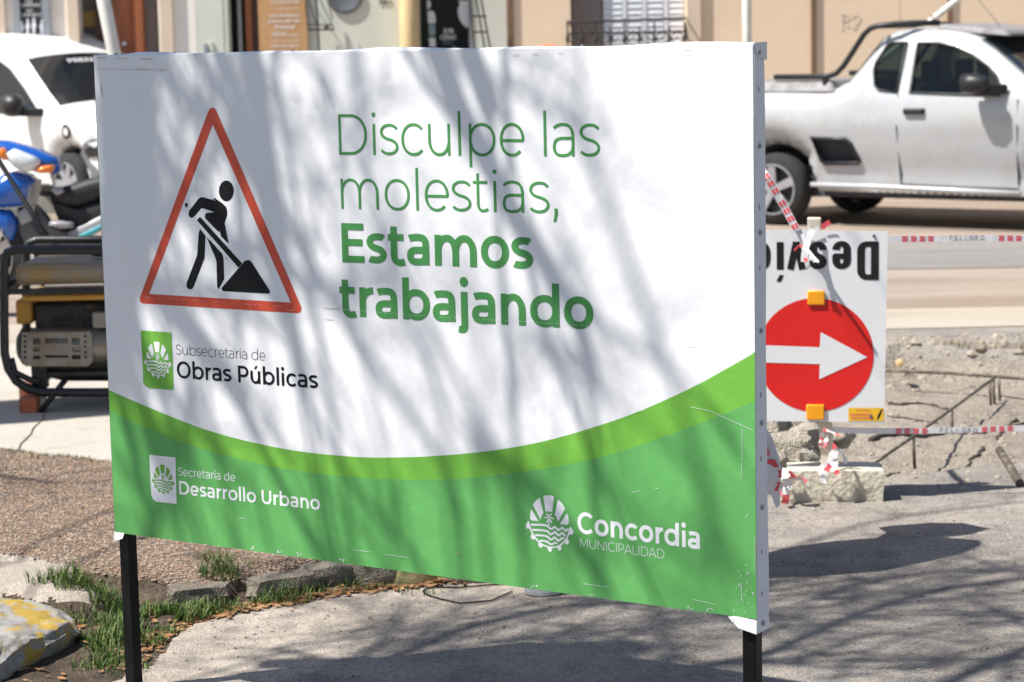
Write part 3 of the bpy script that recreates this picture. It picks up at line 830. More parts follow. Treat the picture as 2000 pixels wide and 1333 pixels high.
# torn flaps
def flap(pts, name='torn_flap', mat=m_pvc):
    mb = MB(); mb.v = [tuple(SG.P(*p)) for p in pts]; mb.f = [tuple(range(len(pts)))] ; mb.m = [0]
    o = mb.build(name, mat, sg, recalc=False); bm = bmesh.new(); bm.from_mesh(o.data); bmesh.ops.triangulate(bm, faces=bm.faces[:]); bm.to_mesh(o.data); bm.free(); return o
flap([(WS + .0025, ZT + .004, .001), (WS + .007, ZT + .006, -TH - .008), (WS + .007, ZT - .032, -TH - .007), (WS + .0035, ZT - .026, -.018), (WS + .003, ZT - .008, -.004)], mat=m_pvcside)
flap([(-.002, ZB + .002, .002), (.035, ZB + .002, .004), (.030, ZB - .012, .006), (.018, ZB - .016, .012), (.0, ZB - .020, .008)])
flap([(-.002, ZB + .002, .002), (.0, ZB - .020, .008), (-.002, ZB - .018, -TH)])
flap([(WS - .055, ZB + .001, .002), (WS - .02, ZB + .001, .006), (WS + .002, ZB - .001, .003), (WS + .001, ZB - .032, .004), (WS - .038, ZB - .022, .010), (WS - .052, ZB - .012, .008)])
flap([(WS - .055, ZB + .001, .003), (WS - .05, ZB - .011, .012), (WS - .062, ZB + .001, .012)])
flap([(WS + .002, ZB, .002), (WS + .001, ZB - .032, .004), (WS + .004, ZB - .03, -TH - .012), (WS + .003, ZB, -TH - .006)])
# legs and hidden frame
for (u0) in (.006, WS - .038):
    leg = MB().pbox(SG, u0, -.0, u0 + .032, ZT - .006, -.038, -.006).build('leg', m_blacksteel, sg, bevel=.0025)
MB().pbox(SG, .0385, ZB + .004, WS - .0385, ZB + .034, -.036, -.008).build('frame_rail', m_blacksteel, sg)
MB().pbox(SG, .0385, ZT - .04, WS - .0385, ZT - .012, -.036, -.008).build('frame_rail', m_blacksteel, sg)
MB().lathe(SG.P(.022, 0, -.022), (0, 0, 1), [(0, .033), (.004, .032), (.012, .024), (.018, .019)], 10).build('foot_weld', m_blacksteel, sg)
MB().lathe(SG.P(WS - .022, 0, -.022), (0, 0, 1), [(0, .033), (.004, .032), (.012, .024), (.018, .019)], 10).build('foot_weld', m_blacksteel, sg)

def sp(px, py): return SG.inv(px, py)
def art(loops_px, name, mat, off, px=True, mb=None):
    L = [[sp(*p) for p in l] for l in loops_px] if px else loops_px
    L = [[(min(max(u, .0), WS), min(max(v, ZB), ZT)) for u, v in l] for l in L] if px else L
    m = mb or MB()
    m.poly(L, lambda u, v: SG.P(u, v, off))
    return m if mb is not None else m.build(name, mat, sg, recalc=False)
def smooth_px(pts, n=6):
    o = []
    for i in range(len(pts) - 1):
        p0 = pts[max(i - 1, 0)]; p1 = pts[i]; p2 = pts[i + 1]; p3 = pts[min(i + 2, len(pts) - 1)]
        for k in range(n):
            t = k / n
            o.append(tuple(.5 * ((2 * b) + (-a + c) * t + (2 * a - 5 * b + 4 * c - d) * t * t + (-a + 3 * b - 3 * c + d) * t ** 3) for a, b, c, d in zip(p0, p1, p2, p3)))
    return o + [pts[-1]]
top = smooth_px([(212, 762), (300, 800), (400, 839), (500, 866), (600, 884), (700, 893), (765, 894), (850, 891), (950, 882), (1050, 865), (1150, 838), (1250, 803), (1350, 758), (1420, 720), (1485, 683)])
mid = smooth_px([(212, 800), (250, 820), (320, 850), (400, 878), (500, 905), (600, 923), (700, 933), (800, 937), (900, 935), (1000, 925), (1100, 909), (1200, 886), (1300, 852), (1380, 822), (1485, 780)])
bot = [(212, 1045), (1485, 1230)]
art([top + mid[::-1]], 'green_wave_band', m_lgreen, .0005)
art([mid + [bot[1], bot[0]]], 'green_field', m_dgreen, .0007)
# warning triangle
Z2 = lambda q: [(250 + x / 2.897, 180 + y / 2.897) for x, y in q]
art([Z2([(455, 108), (464, 95), (478, 89), (491, 93), (501, 108), (979, 1212), (983, 1228), (978, 1243), (968, 1250), (955, 1252), (85, 1197), (72, 1190), (67, 1176), (69, 1160)]), Z2([(480, 183), (922, 1192), (120, 1143)])], 'warning_triangle', m_pred, .0006)
wk = MB()
art([Z2([(557 + 42 * math.cos(a / 12 * math.pi), 560 - 59 * math.sin(a / 12 * math.pi)) for a in range(24)])], '', None, .0006, mb=wk)
art([Z2([(343, 695), (345, 675), (400, 604), (411, 597), (424, 595), (500, 616), (478, 604), (492, 601), (535, 630), (556, 652), (562, 672), (561, 700), (547, 742), (570, 858), (527, 818), (519, 784), (513, 793), (435, 712), (440, 686), (490, 680), (418, 656), (374, 706), (360, 713), (350, 708)])], '', None, .0006, mb=wk)
art([Z2([(408, 706), (391, 726), (626, 994), (646, 970)])], '', None, .0007, mb=wk)
art([Z2([(531, 1108), (650, 970), (662, 955), (680, 951), (694, 956), (706, 972), (803, 1124), (804, 1136), (795, 1141), (540, 1127), (531, 1120)])], '', None, .0008, mb=wk)
art([Z2([(408, 775), (440, 815), (438, 838), (434, 940), (428, 955), (371, 1105), (358, 1117), (341, 1115), (331, 1100), (333, 1078), (388, 935), (393, 915), (400, 800)])], '', None, .0006, mb=wk)
art([Z2([(444, 822), (467, 842), (533, 916), (541, 940), (545, 1058), (512, 1118), (505, 1100), (501, 960), (495, 938), (452, 838)])], '', None, .0006, mb=wk)
art([Z2([(548, 930), (566, 949), (556, 943)])], '', None, .0006, mb=wk)
art([Z2([(322, 634), (330, 628), (341, 634), (332, 655), (324, 648)])], '', None, .0006, mb=wk)
wk.build('digging_worker_symbol', m_pblack, sg, recalc=False)
# lettering
def words(name, txt, a, b, em, t, mat, off=.0009, space=.26, XH=.53, track=0):
    (u0, v0), (u1, v1) = sp(*a), sp(*b)
    pu, pv = sp(a[0], a[1] - 100); q = sp(*a)
    emv = em
    mb = text_mesh(txt, lambda u, v, l: SG.P(u, (v0 + v1) / 2 * 0 + v0 + (v1 - v0) * (u - u0) / (u1 - u0) + (v - v0), off + l * .00006), t, emv, u0, v0, u1, space=space, XH=XH, track=track)
    return mb.build(name, mat, sg, recalc=False)
def emh(a, b, frac):   # height between two pixels / fraction of em
    return (sp(*b)[1] - sp(*a)[1]) / frac
words('lettering_line', 'Disculpe las', (663, 302.5), (1172.5, 306.5), emh((663, 302.5), (660, 223.5), .70), .02, m_tgreen, XH=.535)
words('lettering_line', 'molestias,', (667, 408), (1087, 417.5), emh((809, 411.7), (808, 328.5), .745), .02, m_tgreen, XH=.535)
words('lettering_line', 'Estamos', (669, 512.5), (1042, 526), emh((669, 512.5), (668, 436), .70), .95, m_tgreen, XH=.535)
words('lettering_line', 'trabajando', (665, 617), (1159.5, 643.5), emh((792.8, 623.5), (791, 541.8), .745), .95, m_tgreen, XH=.535)
words('lettering_line', 'Subsecretaría de', (344.5, 692.5), (518.5, 704.5), emh((345, 693), (345, 673.5), .70), -.12, m_pblack)
words('lettering_line', 'Obras Públicas', (346.5, 738), (621.5, 759), emh((466, 749), (463, 716), .70), .72, m_pblack)
words('lettering_line', 'Secretaría de', (348.8, 929), (460, 940.5), emh((349, 929.5), (349, 913.5), .70), .22, m_pwhite)
words('lettering_line', 'Desarrollo Urbano', (351, 965.5), (625.6, 996.5), emh((351, 965.5), (351, 939.5), .70), .80, m_pwhite)
words('lettering_line', 'Concordia', (1128.6, 1041), (1367.6, 1073), emh((1146, 1043), (1146, 1001.5), .70), 1.0, m_pwhite)
words('lettering_line', 'MUNICIPALIDAD', (1134, 1069), (1298, 1091.5), emh((1134.4, 1069), (1134, 1051.5), .70), -.05, m_pwhite)
# logo plates and emblems
art([[(275, 645.5), (335, 650), (339.5, 762), (292, 758.5), (285, 755), (280, 748), (279.5, 720)]], 'logo_plate', m_lgreen, .0009)
art([[(292, 888.5), (343.2, 894), (345.2, 984.5), (306, 980), (300, 976), (296, 968), (295, 950)]], 'logo_plate', m_pwhite, .0009)
ZE = lambda q: [(1020 + x / 10.256, 960 + y / 10.256) for x, y in q]
EM = [  # polygons
    [(185, 355), (330, 597), (195, 582), (160, 545), (165, 450)],
    [(355, 122), (428, 435), (395, 480), (368, 567), (218, 265), (280, 180)],
    [(425, 90), (475, 80), (530, 79), (590, 86), (637, 105), (603, 415), (575, 407), (540, 401), (505, 402), (472, 408)],
    [(718, 163), (800, 240), (862, 340), (722, 605), (695, 530), (655, 460)],
    [(900, 437), (928, 520), (935, 640), (900, 670), (752, 655)],
    [(118, 598), (75, 665), (90, 740), (168, 752), (138, 598)],
    [(200, 850), (170, 900), (205, 970), (272, 950), (225, 860)],
    [(328, 1012), (330, 1090), (378, 1136), (430, 1090), (400, 1040)],
    [(498, 1100), (535, 1207), (585, 1207), (612, 1110)],
    [(690, 1098), (737, 1190), (785, 1170), (788, 1065)],
    [(842, 1000), (868, 1052), (912, 1065), (942, 1020), (905, 925)],
    [(950, 715), (985, 716), (1030, 800), (1016, 865), (935, 868)]]
ER = [([(130, 600), (165, 730), (215, 850), (300, 970), (400, 1057), (510, 1106), (620, 1120), (740, 1090), (850, 1000), (918, 890), (950, 740)], 30),
      ([(178, 666), (350, 668), (440, 676), (510, 690), (545, 720), (585, 755), (620, 735), (655, 710), (695, 745), (735, 775), (770, 752), (805, 727), (840, 760), (880, 795), (912, 742)], 42),
      ([(208, 770), (360, 776), (440, 784), (510, 800), (545, 835), (585, 863), (620, 838), (655, 814), (695, 850), (735, 880), (770, 856), (805, 834), (870, 898)], 42),
      ([(265, 874), (400, 882), (460, 890), (515, 908), (548, 942), (590, 965), (625, 940), (655, 920), (700, 965), (740, 987), (775, 955), (805, 938), (842, 942)], 42),
      ([(355, 985), (440, 990), (515, 1014), (550, 1045), (590, 1058), (625, 1048), (660, 1027), (705, 1048)], 38),
      ([(541, 692), (540, 560)], 20)]
fr_ = [((540, 520), (478, 424)), ((540, 520), (608, 432)), ((540, 520), (432, 532)), ((540, 520), (654, 562)), ((540, 530), (490, 655)), ((540, 530), (602, 665))]
for a, b in fr_:
    dx, dy = b[0] - a[0], b[1] - a[1]; L_ = math.hypot(dx, dy); nx_, ny_ = -dy / L_ * 19, dx / L_ * 19
    if ny_ > 0: nx_, ny_ = -nx_, -ny_
    EM.append([a, (a[0] + dx * .3 - nx_ * .5, a[1] + dy * .3 - ny_ * .5), b, (a[0] + dx * .65 + nx_, a[1] + dy * .65 + ny_), (a[0] + dx * .3 + nx_ * .9, a[1] + dy * .3 + ny_ * .9)])
eu = [sp(*p) for poly in EM[:12] for p in ZE(poly)]
eb = (min(p[0] for p in eu), max(p[0] for p in eu), min(p[1] for p in eu), max(p[1] for p in eu))
def emblem(x0, x1, y0, y1, mat, off):
    """pixel box of the emblem; x at its widest line"""
    (a, _), (b, _) = sp(x0, (y0 + y1) / 2), sp(x1, (y0 + y1) / 2); xm = (x0 + x1) / 2
    c, d = sp(xm, y1)[1], sp(xm, y0)[1]
    # emblem is upright in the sign plane; keep measured frame
    mb = MB()
    def fn(px_):
        u, v = sp(*px_); return (a + (u - eb[0]) / (eb[1] - eb[0]) * (b - a), c + (v - eb[2]) / (eb[3] - eb[2]) * (d - c))
    for i, poly in enumerate(EM): mb.poly([[fn(p) for p in ZE(poly)]], lambda u, v: SG.P(u, v, off + (i % 5) * .00005))
    for i, (pl, wd) in enumerate(ER):
        q = smooth_px(pl, 4) if len(pl) > 2 else pl
        L, R = ribbon2(q, False, wd / 2, wd / 2); L = [fn(p) for p in ZE(L)]; R = [fn(p) for p in ZE(R)]; n = len(L); k = len(mb.v)
        mb.v += [tuple(SG.P(u, v, off + .0003)) for u, v in L + R]
        for j in range(n - 1): mb.f.append((k + j, k + j + 1, k + n + j + 1, k + n + j)); mb.m.append(0)
    return mb.build('municipal_emblem', mat, sg, recalc=False)
emblem(1027.3, 1120.4, 968, 1078, m_pwhite, .0009)
emblem(282.2, 335, 668, 739.5, m_pwhite, .0011)
emblem(297, 341, 908, 965.5, m_lgreen, .0011)
# wear: stitched fold line, scratches, chips, smudges
def thin(px, wd, mb, off=.0016, jit=0):
    q = [sp(*p) for p in px]
    L, R = ribbon2(q, False, wd / 2, wd / 2); n = len(L); k = len(mb.v)
    mb.v += [tuple(SG.P(u, v, off)) for u, v in L + R]
    for j in range(n - 1): mb.f.append((k + j, k + j + 1, k + n + j + 1, k + n + j)); mb.m.append(0)
wr = MB(); r2 = random.Random(3)
for i in range(150):
    t = i / 150; x = 660 + t * 505; y = 603 + t * 37 + 2 * math.sin(t * 5)
    if r2.random() < .72: thin([(x, y), (x + 2.0, y + .15)], .0007, wr)
for i in range(70):
    t = i / 70; x = 280 + t * 300; y = 580 + t * 21
    if r2.random() < .35: thin([(x, y), (x + 2.5, y + .2)], .0007, wr)
for seg in ([(1348, 795), (1385, 802), (1420, 818), (1472, 841)], [(1450, 838), (1450, 900)], [(1449, 905), (1448, 935)], [(1462, 1003), (1456, 1012)], [(1230, 808), (1262, 800)], [(690, 1074), (722, 1078)], [(752, 1083), (797, 1089)], [(466, 1012), (480, 1013)], [(1235, 962), (1250, 959)], [(1280, 955), (1287, 954)], [(1355, 1171), (1400, 1181)], [(1140, 1140), (1188, 1147)], [(1448, 1140), (1449, 1165), (1452, 1178)]):
    thin(seg, .0008, wr)
for i in range(70):
    x = r2.uniform(420, 1470); y = 1060 + (x - 225) * .1305 - r2.uniform(-3, 6) * (x > 0)
    thin([(x, y - 22 + 0), (x + r2.uniform(1, 6), y - 21)], r2.uniform(.0008, .003), wr) if r2.random() < .0 else None
for x0 in (483, 540, 580, 662, 1035, 1150, 1340, 1380):
    for i in range(6):
        x = x0 + r2.uniform(0, 14); y = 1040 + (x - 225) * (170 / 1253) - r2.uniform(2, 8); thin([(x, y), (x + r2.uniform(1, 4), y - r2.uniform(-1, 3))], r2.uniform(.0008, .002), wr)
for i in range(24):
    x = r2.gauss(1452, 9); y = r2.uniform(1095, 1195); x = min(x, 1470); thin([(x, y), (x + r2.uniform(-1, 2), y + r2.uniform(1, 6))], r2.uniform(.0006, .0014), wr)
struct(wr.build('chipped_print', m_pwhite, sg, recalc=False), 'stuff')
m_smudge = M('brown_smudge', (.50, .45, .39), .6, .3, 90)
sm = MB()
for (a, b, wdt) in (((190, 113), (208, 113.5), .003), ((225, 114), (250, 114.5), .002), ((275, 115), (300, 116), .003), ((190, 135), (330, 136), .0012), ((270, 135), (290, 135.5), .003), ((197, 165), (200, 190), .0025), ((198, 172), (200, 180), .004), ((310, 140), (322, 136), .0015), ((1000, 107), (1015, 107), .002), ((1040, 106), (1052, 106), .002), ((1090, 104), (1100, 104), .0015), ((1338, 96), (1348, 96), .002), ((1474, 105), (1473, 230), .0010), ((632, 601), (668, 603), .0022), ((635, 622), (650, 624), .002), ((1336, 675), (1361, 676), .001), ((1448, 110), (1448, 120), .001), ((560, 605), (575, 606), .0015), ((890, 1080), (900, 1082), .002), ((1475, 1050), (1476, 1120), .0015), ((240, 490), (241, 505), .001), ((247, 398), (251, 402), .001)):
    q = [a, ((a[0] + b[0]) / 2, (a[1] + b[1]) / 2 + .6), b]; thin(q, wdt * .7, sm, .0017)
struct(sm.build('scuff_marks', m_smudge, sg, recalc=False), 'stuff')
# ------------------------------------------------------------------ detour sign, upside down, on a concrete block
m_swhite = M('sign_white', (.80, .80, .80), .3, .03, 5)
m_sred = M('sign_red', (.75, .022, .018), .3, .04)
m_sblack = M('sign_black', (.012, .012, .012), .35, .1)
m_orange = M('reflector_orange', (.95, .38, .015), .2, .06, 30, coat=.3)
m_yel = M('sticker_yellow', (.85, .50, .02), .5, .05)
m_block = M('block_concrete', (.60, .55, .44), .9, .15, 12, .8, 45, dirt=(.36, .31, .24), dscale=9, dlo=.52, dhi=.66, bdist=.01)
m_post = M('painted_post', (.62, .55, .44), .8, .15, 20, .5, 60, dirt=(.80, .78, .72), dscale=8)
m_tapew = M('tape_white', (.78, .76, .76), .4, .06, 30, .6, 30, bdist=.004)
m_tapered = M('tape_red', (.80, .10, .12), .4, .06, 30)
YD = 7.9
pc = G(1597, 975)
yawd = math.radians(8)
D = Plane((at(1597, 700, YD).x, YD, 0), (math.cos(yawd), -math.sin(yawd), 0))
ds = thing('detour_sign', 'white upside-down detour sign with red disc and arrow on a concrete block', 'sign', tuple(D.P(0, 0)))
def dq(x, y): return D.inv(x, y)
cn = [dq(1446, 449), dq(1734, 453), dq(1727, 826), dq(1441, 822)]
mb = MB(); mb.prism(cn, lambda u, v: D.P(u, v, 0), lambda u, v: D.P(u, v, -.004)); mb.build('sign_panel', m_swhite, ds)
cx, cy = dq(1592, 694); rx = (dq(1706, 694)[0] - dq(1478, 694)[0]) / 2; ry = (dq(1592, 583)[1] - dq(1592, 805)[1]) / 2
MB().poly([[(cx + rx * math.cos(a * math.pi / 36), cy + ry * math.sin(a * math.pi / 36)) for a in range(72)]], lambda u, v: D.P(u, v, .0012)).build('red_disc', m_sred, ds, recalc=False)
MB().poly([[dq(*p) for p in ((1480, 674), (1601, 678.5), (1603, 649), (1694, 698), (1600, 741), (1601, 711.5), (1480, 708))]], lambda u, v: D.P(u, v, .0022)).build('white_arrow', m_swhite, ds, recalc=False)
# lettering, heavy condensed, rotated half a turn
def heavy(ch):
    w_ = .14; hx = w_ / 2; hy = .10 / 2; S = []; P = []; XH = .50; CAP = .70
    def rr(x0, y0, x1, y1, r): 
        return ell(x1 - r, y1 - r, r, r, 0, 90, 5, 2) + ell(x0 + r, y1 - r, r, r, 90, 180, 5, 2) + ell(x0 + r, y0 + r, r, r, 180, 270, 5, 2) + ell(x1 - r, y0 + r, r, r, 270, 360, 5, 2)
    if ch == 'D': W = .39; S = [([(hx, CAP - hy)] + ell(W - hx - .11, CAP - hy - .13, .11, .13, 90, 0, 6) + ell(W - hx - .11, hy + .13, .11, .13, 0, -90, 6) + [(hx, hy)], False), ([(hx, 0), (hx, CAP)], False)]
    elif ch == 'e': W = .34; S = [([(W - hx, .24), (W - hx, XH - hy - .10)] + ell(W / 2, XH - hy - .11, W / 2 - hx, .11, 0, 180, 10) + ell(W / 2, hy + .10, W / 2 - hx, .11, 180, 360, 10) + [(W - hx, .15)], False), ([(hx, .265), (W - hx * .4, .265)], False)]
    elif ch == 's':
        W = .32; c = W / 2; a = W / 2 - hx
        S = [([(W - hx, .34)] + ell(c, XH - hy - .085, a, .085, 10, 180, 10) + bez((hx, XH - hy - .09), (hx, .26), (W - hx, .27), (W - hx, .14), 8)[1:] + ell(c, hy + .085, a, .085, 0, -190, 10), False)]
    elif ch == 'v': W = .38; S = [([(hx * .9, XH), (W / 2, 0)], False), ([(W - hx * .9, XH), (W / 2, 0)], False)]
    elif ch == 'í': W = w_; S = [([(hx, 0), (hx, XH)], False)]; P = [[(.0, .60), (.055, .72), (.15, .72), (.085, .60)]]
    elif ch == 'o': W = .34; S = [(ell(W / 2, XH / 2, W / 2 - hx, XH / 2 - hy, 0, 360, 36, 2.6)[:-1], True)]
    return S, P, W, hx, hy
# letter left edges in the picture (rotated: D is at the right)
pos = [('D', 1716, 1674), ('e', 1662, 1625.5), ('s', 1615, 1580.5), ('v', 1573, 1537.5), ('í', 1530.5, 1517), ('o', 1505, 1468)]
mb = MB()
vb = dq(1716, 471.5)[1]; vt = dq(1716, 547)[1]; ems = (vb - vt) / .70
for ch, xr, xl in pos:
    S, P, W, hx, hy = heavy(ch); ur, ul = dq(xr, 510)[0], dq(xl, 510)[0]; sx = (ur - ul) / W
    for li, (pts, cl_) in enumerate(S):
        L, R = ribbon2(pts, cl_, hx, hy); n = len(L); k = len(mb.v)
        mb.v += [tuple(D.P(ur - a[0] * sx, vb - a[1] * ems, .0012 + li * .0002)) for a in L + R]
        for i in range(n if cl_ else n - 1):
            j = (i + 1) % n; mb.f.append((k + i, k + n + i, k + n + j, k + j)); mb.m.append(0)
    for p in P: mb.poly([p], lambda a, b: D.P(ur - a * sx, vb - b * ems, .0012))
mb.build('lettering', m_sblack, ds, recalc=False)
for (x0, y0, x1, y1) in ((1577, 568, 1611, 596), (1575, 790, 1610, 820)):
    (a, b), (c, d) = dq(x0, y1), dq(x1, y0)
    MB().pbox(D, a, b, c, d, .001, .009).build('orange_reflector', m_orange, ds, bevel=.005, smooth=True, angle=50)
(a, b), (c, d) = dq(1657, 822.5), dq(1726, 797)
MB().poly([[(a, b), (c, b), (c, d), (a, d)]], lambda u, v: D.P(u, v, .0012)).build('sticker', m_yel, ds, recalc=False)
m_fade = M('sticker_print', (.75, .20, .08), .6)
mb = MB(); W_ = c - a; r2 = random.Random(4)
for row, (hh, c0, c1) in enumerate(((.22, .08, .66), (.48, .05, .66), (.80, .22, .6))):
    x = a + W_ * c0
    while x < a + W_ * c1:
        q = r2.uniform(.02, .05) * W_; y0 = b + (d - b) * hh; mb.poly([[(x, y0 - .004 * (row < 2)), (x + q, y0 - .004), (x + q, y0 + .004), (x, y0 + .004 * (row < 2) + .001)]], lambda u, v: D.P(u, v, .0016)); x += q * 1.25
struct(mb.build('sticker_print', m_fade, ds, recalc=False), 'stuff')
mb = MB(); mb.poly([[(a + W_ * .80, b + .005), (a + W_ * .84, b + .005), (a + W_ * .9, b + .018), (a + W_ * .97, d - .006), (a + W_ * .93, d - .004), (a + W_ * .84, b + .022)]], lambda u, v: D.P(u, v, .0017)); mb.build('sticker_symbol', m_sblack, ds, recalc=False)
for (x, y) in ((1707, 461), (1701, 813)):
    u, v = dq(x, y); MB().lathe(D.P(u, v, .001), D.n, [(0, .006), (.003, .005)], 10).build('bolt', m_screw, ds)
# post
pb, pt = D.P(dq(1618, 925)[0], .08, -.06), D.P(dq(1590, 430)[0], dq(1590, 427)[1], -.028)
dv = (pt - pb).normalized(); Rm = Matrix((D.d, dv.cross(D.d), dv)).transposed()
MB().box((pb + pt) / 2, (.047, .04, (pt - pb).length), R=Rm).build('post', m_post, ds, bevel=.004)
bc = D.P(dq(1630, 960)[0], .055, -.06)
rock('concrete_block', (bc.x, bc.y, .047), (.335, .17, .128), m_block, 41, rz=-yawd * .6, rough=.035, parent=ds, boxy=.93)
# tape tied on top and round the post (loose twists)
def tape(pts, wdt, name, label=None, parent=None, up=Vector((0, 0, 1)), step=.18, duty=.5, phase=0, group=None, twist=None, blocks=True, text=None):
    """barrier tape: white ribbon with red blocks printed on it"""
    pts = [Vector(p) for p in pts]; d = [0]
    for i in range(1, len(pts)): d.append(d[-1] + (pts[i] - pts[i - 1]).length)
    def sample(s):
        s = min(max(s, 0), d[-1])
        for i in range(1, len(pts)):
            if s <= d[i] + 1e-9:
                t = (s - d[i - 1]) / max(d[i] - d[i - 1], 1e-9); p = pts[i - 1].lerp(pts[i], t); dr = (pts[i] - pts[i - 1]).normalized(); return p, dr
        return pts[-1], (pts[-1] - pts[-2]).normalized()
    L = d[-1]; n = max(8, int(L / .02)); rows = []
    for i in range(n + 1):
        s = L * i / n; p, dr = sample(s); u = up - dr * up.dot(dr); u.normalize()
        if twist: u = Matrix.Rotation(twist(s / L), 3, dr) @ u
        rows.append((s, p, u, dr))
    mb = MB()
    for (s, p, u, dr) in rows: mb.v += [tuple(p - u * wdt / 2), tuple(p + u * wdt / 2)]
    mb.f = [(2 * i, 2 * i + 2, 2 * i + 3, 2 * i + 1) for i in range(n)]; mb.m = [0] * n
    if parent is None:
        root = thing('barrier_tape', label, 'barrier tape', tuple(pts[0]), group); 
    else: root = parent
    mb.build('tape_ribbon', m_tapew, root, recalc=False)
    if blocks:
        mb = MB(); s = phase
        while s < L - .01:
            for q in range(4):
                s0 = s + q * .030; s1 = s0 + .019
                if s1 > L: break
                qs = []
                for ss in (s0, s1):
                    p, dr = sample(ss); u = up - dr * up.dot(dr); u.normalize()
                    if twist: u = Matrix.Rotation(twist(ss / L), 3, dr) @ u
                    nn = dr.cross(u).normalized() * .0012
                    if nn.y > 0: nn = -nn
                    qs.append((p, u, nn))
                sk = wdt * .10
                for hh in (-.42, .06):
                    (p0, u_, n_), (p1, v_, n2) = qs
                    k = len(mb.v)
                    mb.v += [tuple(p0 + u_ * wdt * hh + n_), tuple(p1 + v_ * wdt * hh + n2), tuple(p1 + v_ * wdt * (hh + .36) + n2), tuple(p0 + u_ * wdt * (hh + .36) + n_)]
                    mb.f.append((k, k + 1, k + 2, k + 3)); mb.m.append(0)
            s += step
        if mb.v: struct(mb.build('red_print', m_tapered, root, recalc=False), 'stuff')
    return root
t1 = [at(x, y, Y) for x, y, Y in ((1728, 467, YD), (1800, 467, YD), (1900, 465.5, YD), (2010, 466, YD), (2300, 462, YD + .05))]
T1 = tape(t1, .022, '', 'upper red and white barrier tape running right from the detour sign', step=.335, phase=.06, group='barrier tapes across the trench')
t2 = [at(x, y, Y) for x, y, Y in ((1618, 840, YD + .03), (1700, 842, YD + .02), (1800, 842, YD), (1900, 840, YD), (2010, 836, YD), (2300, 826, YD + .05))]
t2[-1] = Vector((t1[-1].x, t1[-1].y, t2[-1].z))
T2 = tape(t2, .021, '', 'lower red and white barrier tape running right at trench level', step=.30, phase=.235, group='barrier tapes across the trench')
se = at(2300, 462, YD + .06)
tag(MB().box((se.x + .01, se.y, se.z / 2), (.04, .04, se.z + .1)).build('wooden_stake', m_post, bevel=.004), 'pale wooden stake holding the tape ends right of the trench', 'stake')
# grey print on the tapes
m_gprint = M('tape_grey_print', (.12, .12, .14), .6)
def tape_text(root, px0, px1, y, hpx, Y):
    a, b = at(px0, y, Y - .003), at(px1, y, Y - .003); hh = hpx / 560
    S = MB(); x = 0
    for i, ch in enumerate('PELIGRO'):
        s_, p_, W, l_, r_, hx, hy = glyph(ch, .7)
        for pts, cl_ in s_:
            L, R = ribbon2(pts, cl_, hx, hy); n = len(L); k = len(S.v)
            for q in L + R: S.v.append(tuple(a.lerp(b, (i + q[0]) / 7) + Vector((0, 0, (q[1] - .35) * hh / .7))))
            for ii in range(n if cl_ else n - 1):
                j = (ii + 1) % n; S.f.append((k + ii, k + n + ii, k + n + j, k + j)); S.m.append(0)
    struct(S.build('grey_print', m_gprint, root, recalc=False), 'stuff')
tape_text(T1, 1855, 1925, 465, 9, YD); tape_text(T2, 1836, 1912, 841, 9, YD)
# diagonal tape coming down over the truck wheel to the post
t3 = [at(1497, 345, YD), at(1515, 375, YD), at(1535, 410, YD), at(1556, 450, YD - .01)]
sh = at(1425, 250, 8.15)
tag(MB().box((sh.x, sh.y, sh.z / 2), (.035, .035, sh.z + .08)).build('wooden_stake', m_post, bevel=.004), 'wooden stake hidden behind the banner that holds the slanting tape', 'stake')
tape([sh, at(1440, 270, YD + .1)] + t3, .026, '', 'barrier tape slanting down from behind the banner to the top of the detour sign', up=Vector((.9, 0, .5)), step=.14, phase=.02, group='barrier tapes across the trench')
def knot(name, cxy, Y, n, spread, ln, label=None, parent=None, seed=1, wd=.018, downy=.6):
    r2 = random.Random(seed); c = at(*cxy, Y)
    root = parent or thing('tape_bundle', label, 'barrier tape', tuple(c))
    wm, rm = MB(), MB()
    for i in range(n):
        p = c + Vector((r2.uniform(-1, 1) * spread[0], r2.uniform(-.5, .5) * spread[0], r2.uniform(-1, 1) * spread[1])); dr = Vector((r2.uniform(-1, 1), r2.uniform(-.6, .3), r2.uniform(-1, .6) - downy * .5)).normalized()
        u = Vector((r2.uniform(-1, 1), r2.uniform(-.3, .3), r2.uniform(-1, 1))); k = len(wm.v); seg = 6; prev = None
        for j in range(seg + 1):
            dr = (dr + Vector((r2.uniform(-.5, .5), r2.uniform(-.4, .4), r2.uniform(-.5, .35)))).normalized(); u = (u + Vector((r2.uniform(-.5, .5), r2.uniform(-.5, .5), r2.uniform(-.5, .5))) * .6); uu = (u - dr * u.dot(dr)).normalized() * wd / 2 * r2.uniform(.5, 1)
            a, b = p - uu, p + uu
            if prev:
                tgt = rm if r2.random() < .3 else wm
                tgt.add([prev[0], a, b, prev[1]], [(0, 1, 2, 3)])
            prev = (a, b); p = p + dr * ln / seg
    wm.build('tape_ribbon', m_tapew, root, recalc=False, smooth=True)
    if rm.v: struct(rm.build('red_print', m_tapered, root, recalc=False, smooth=True), 'stuff')
    return root
knot('', (1612, 842), YD - .02, 4, (.02, .012), .07, 'red and white tape knotted round the post just under the detour sign', seed=3)
knot('', (1626, 885), YD - .07, 4, (.004, .04), .09, 'twisted tape tail hanging down the post onto the concrete block', seed=5, wd=.03)
knot('', (1553, 928), YD - .06, 6, (.05, .015), .10, 'crumpled heap of red and white tape left of the post', seed=8, wd=.045)
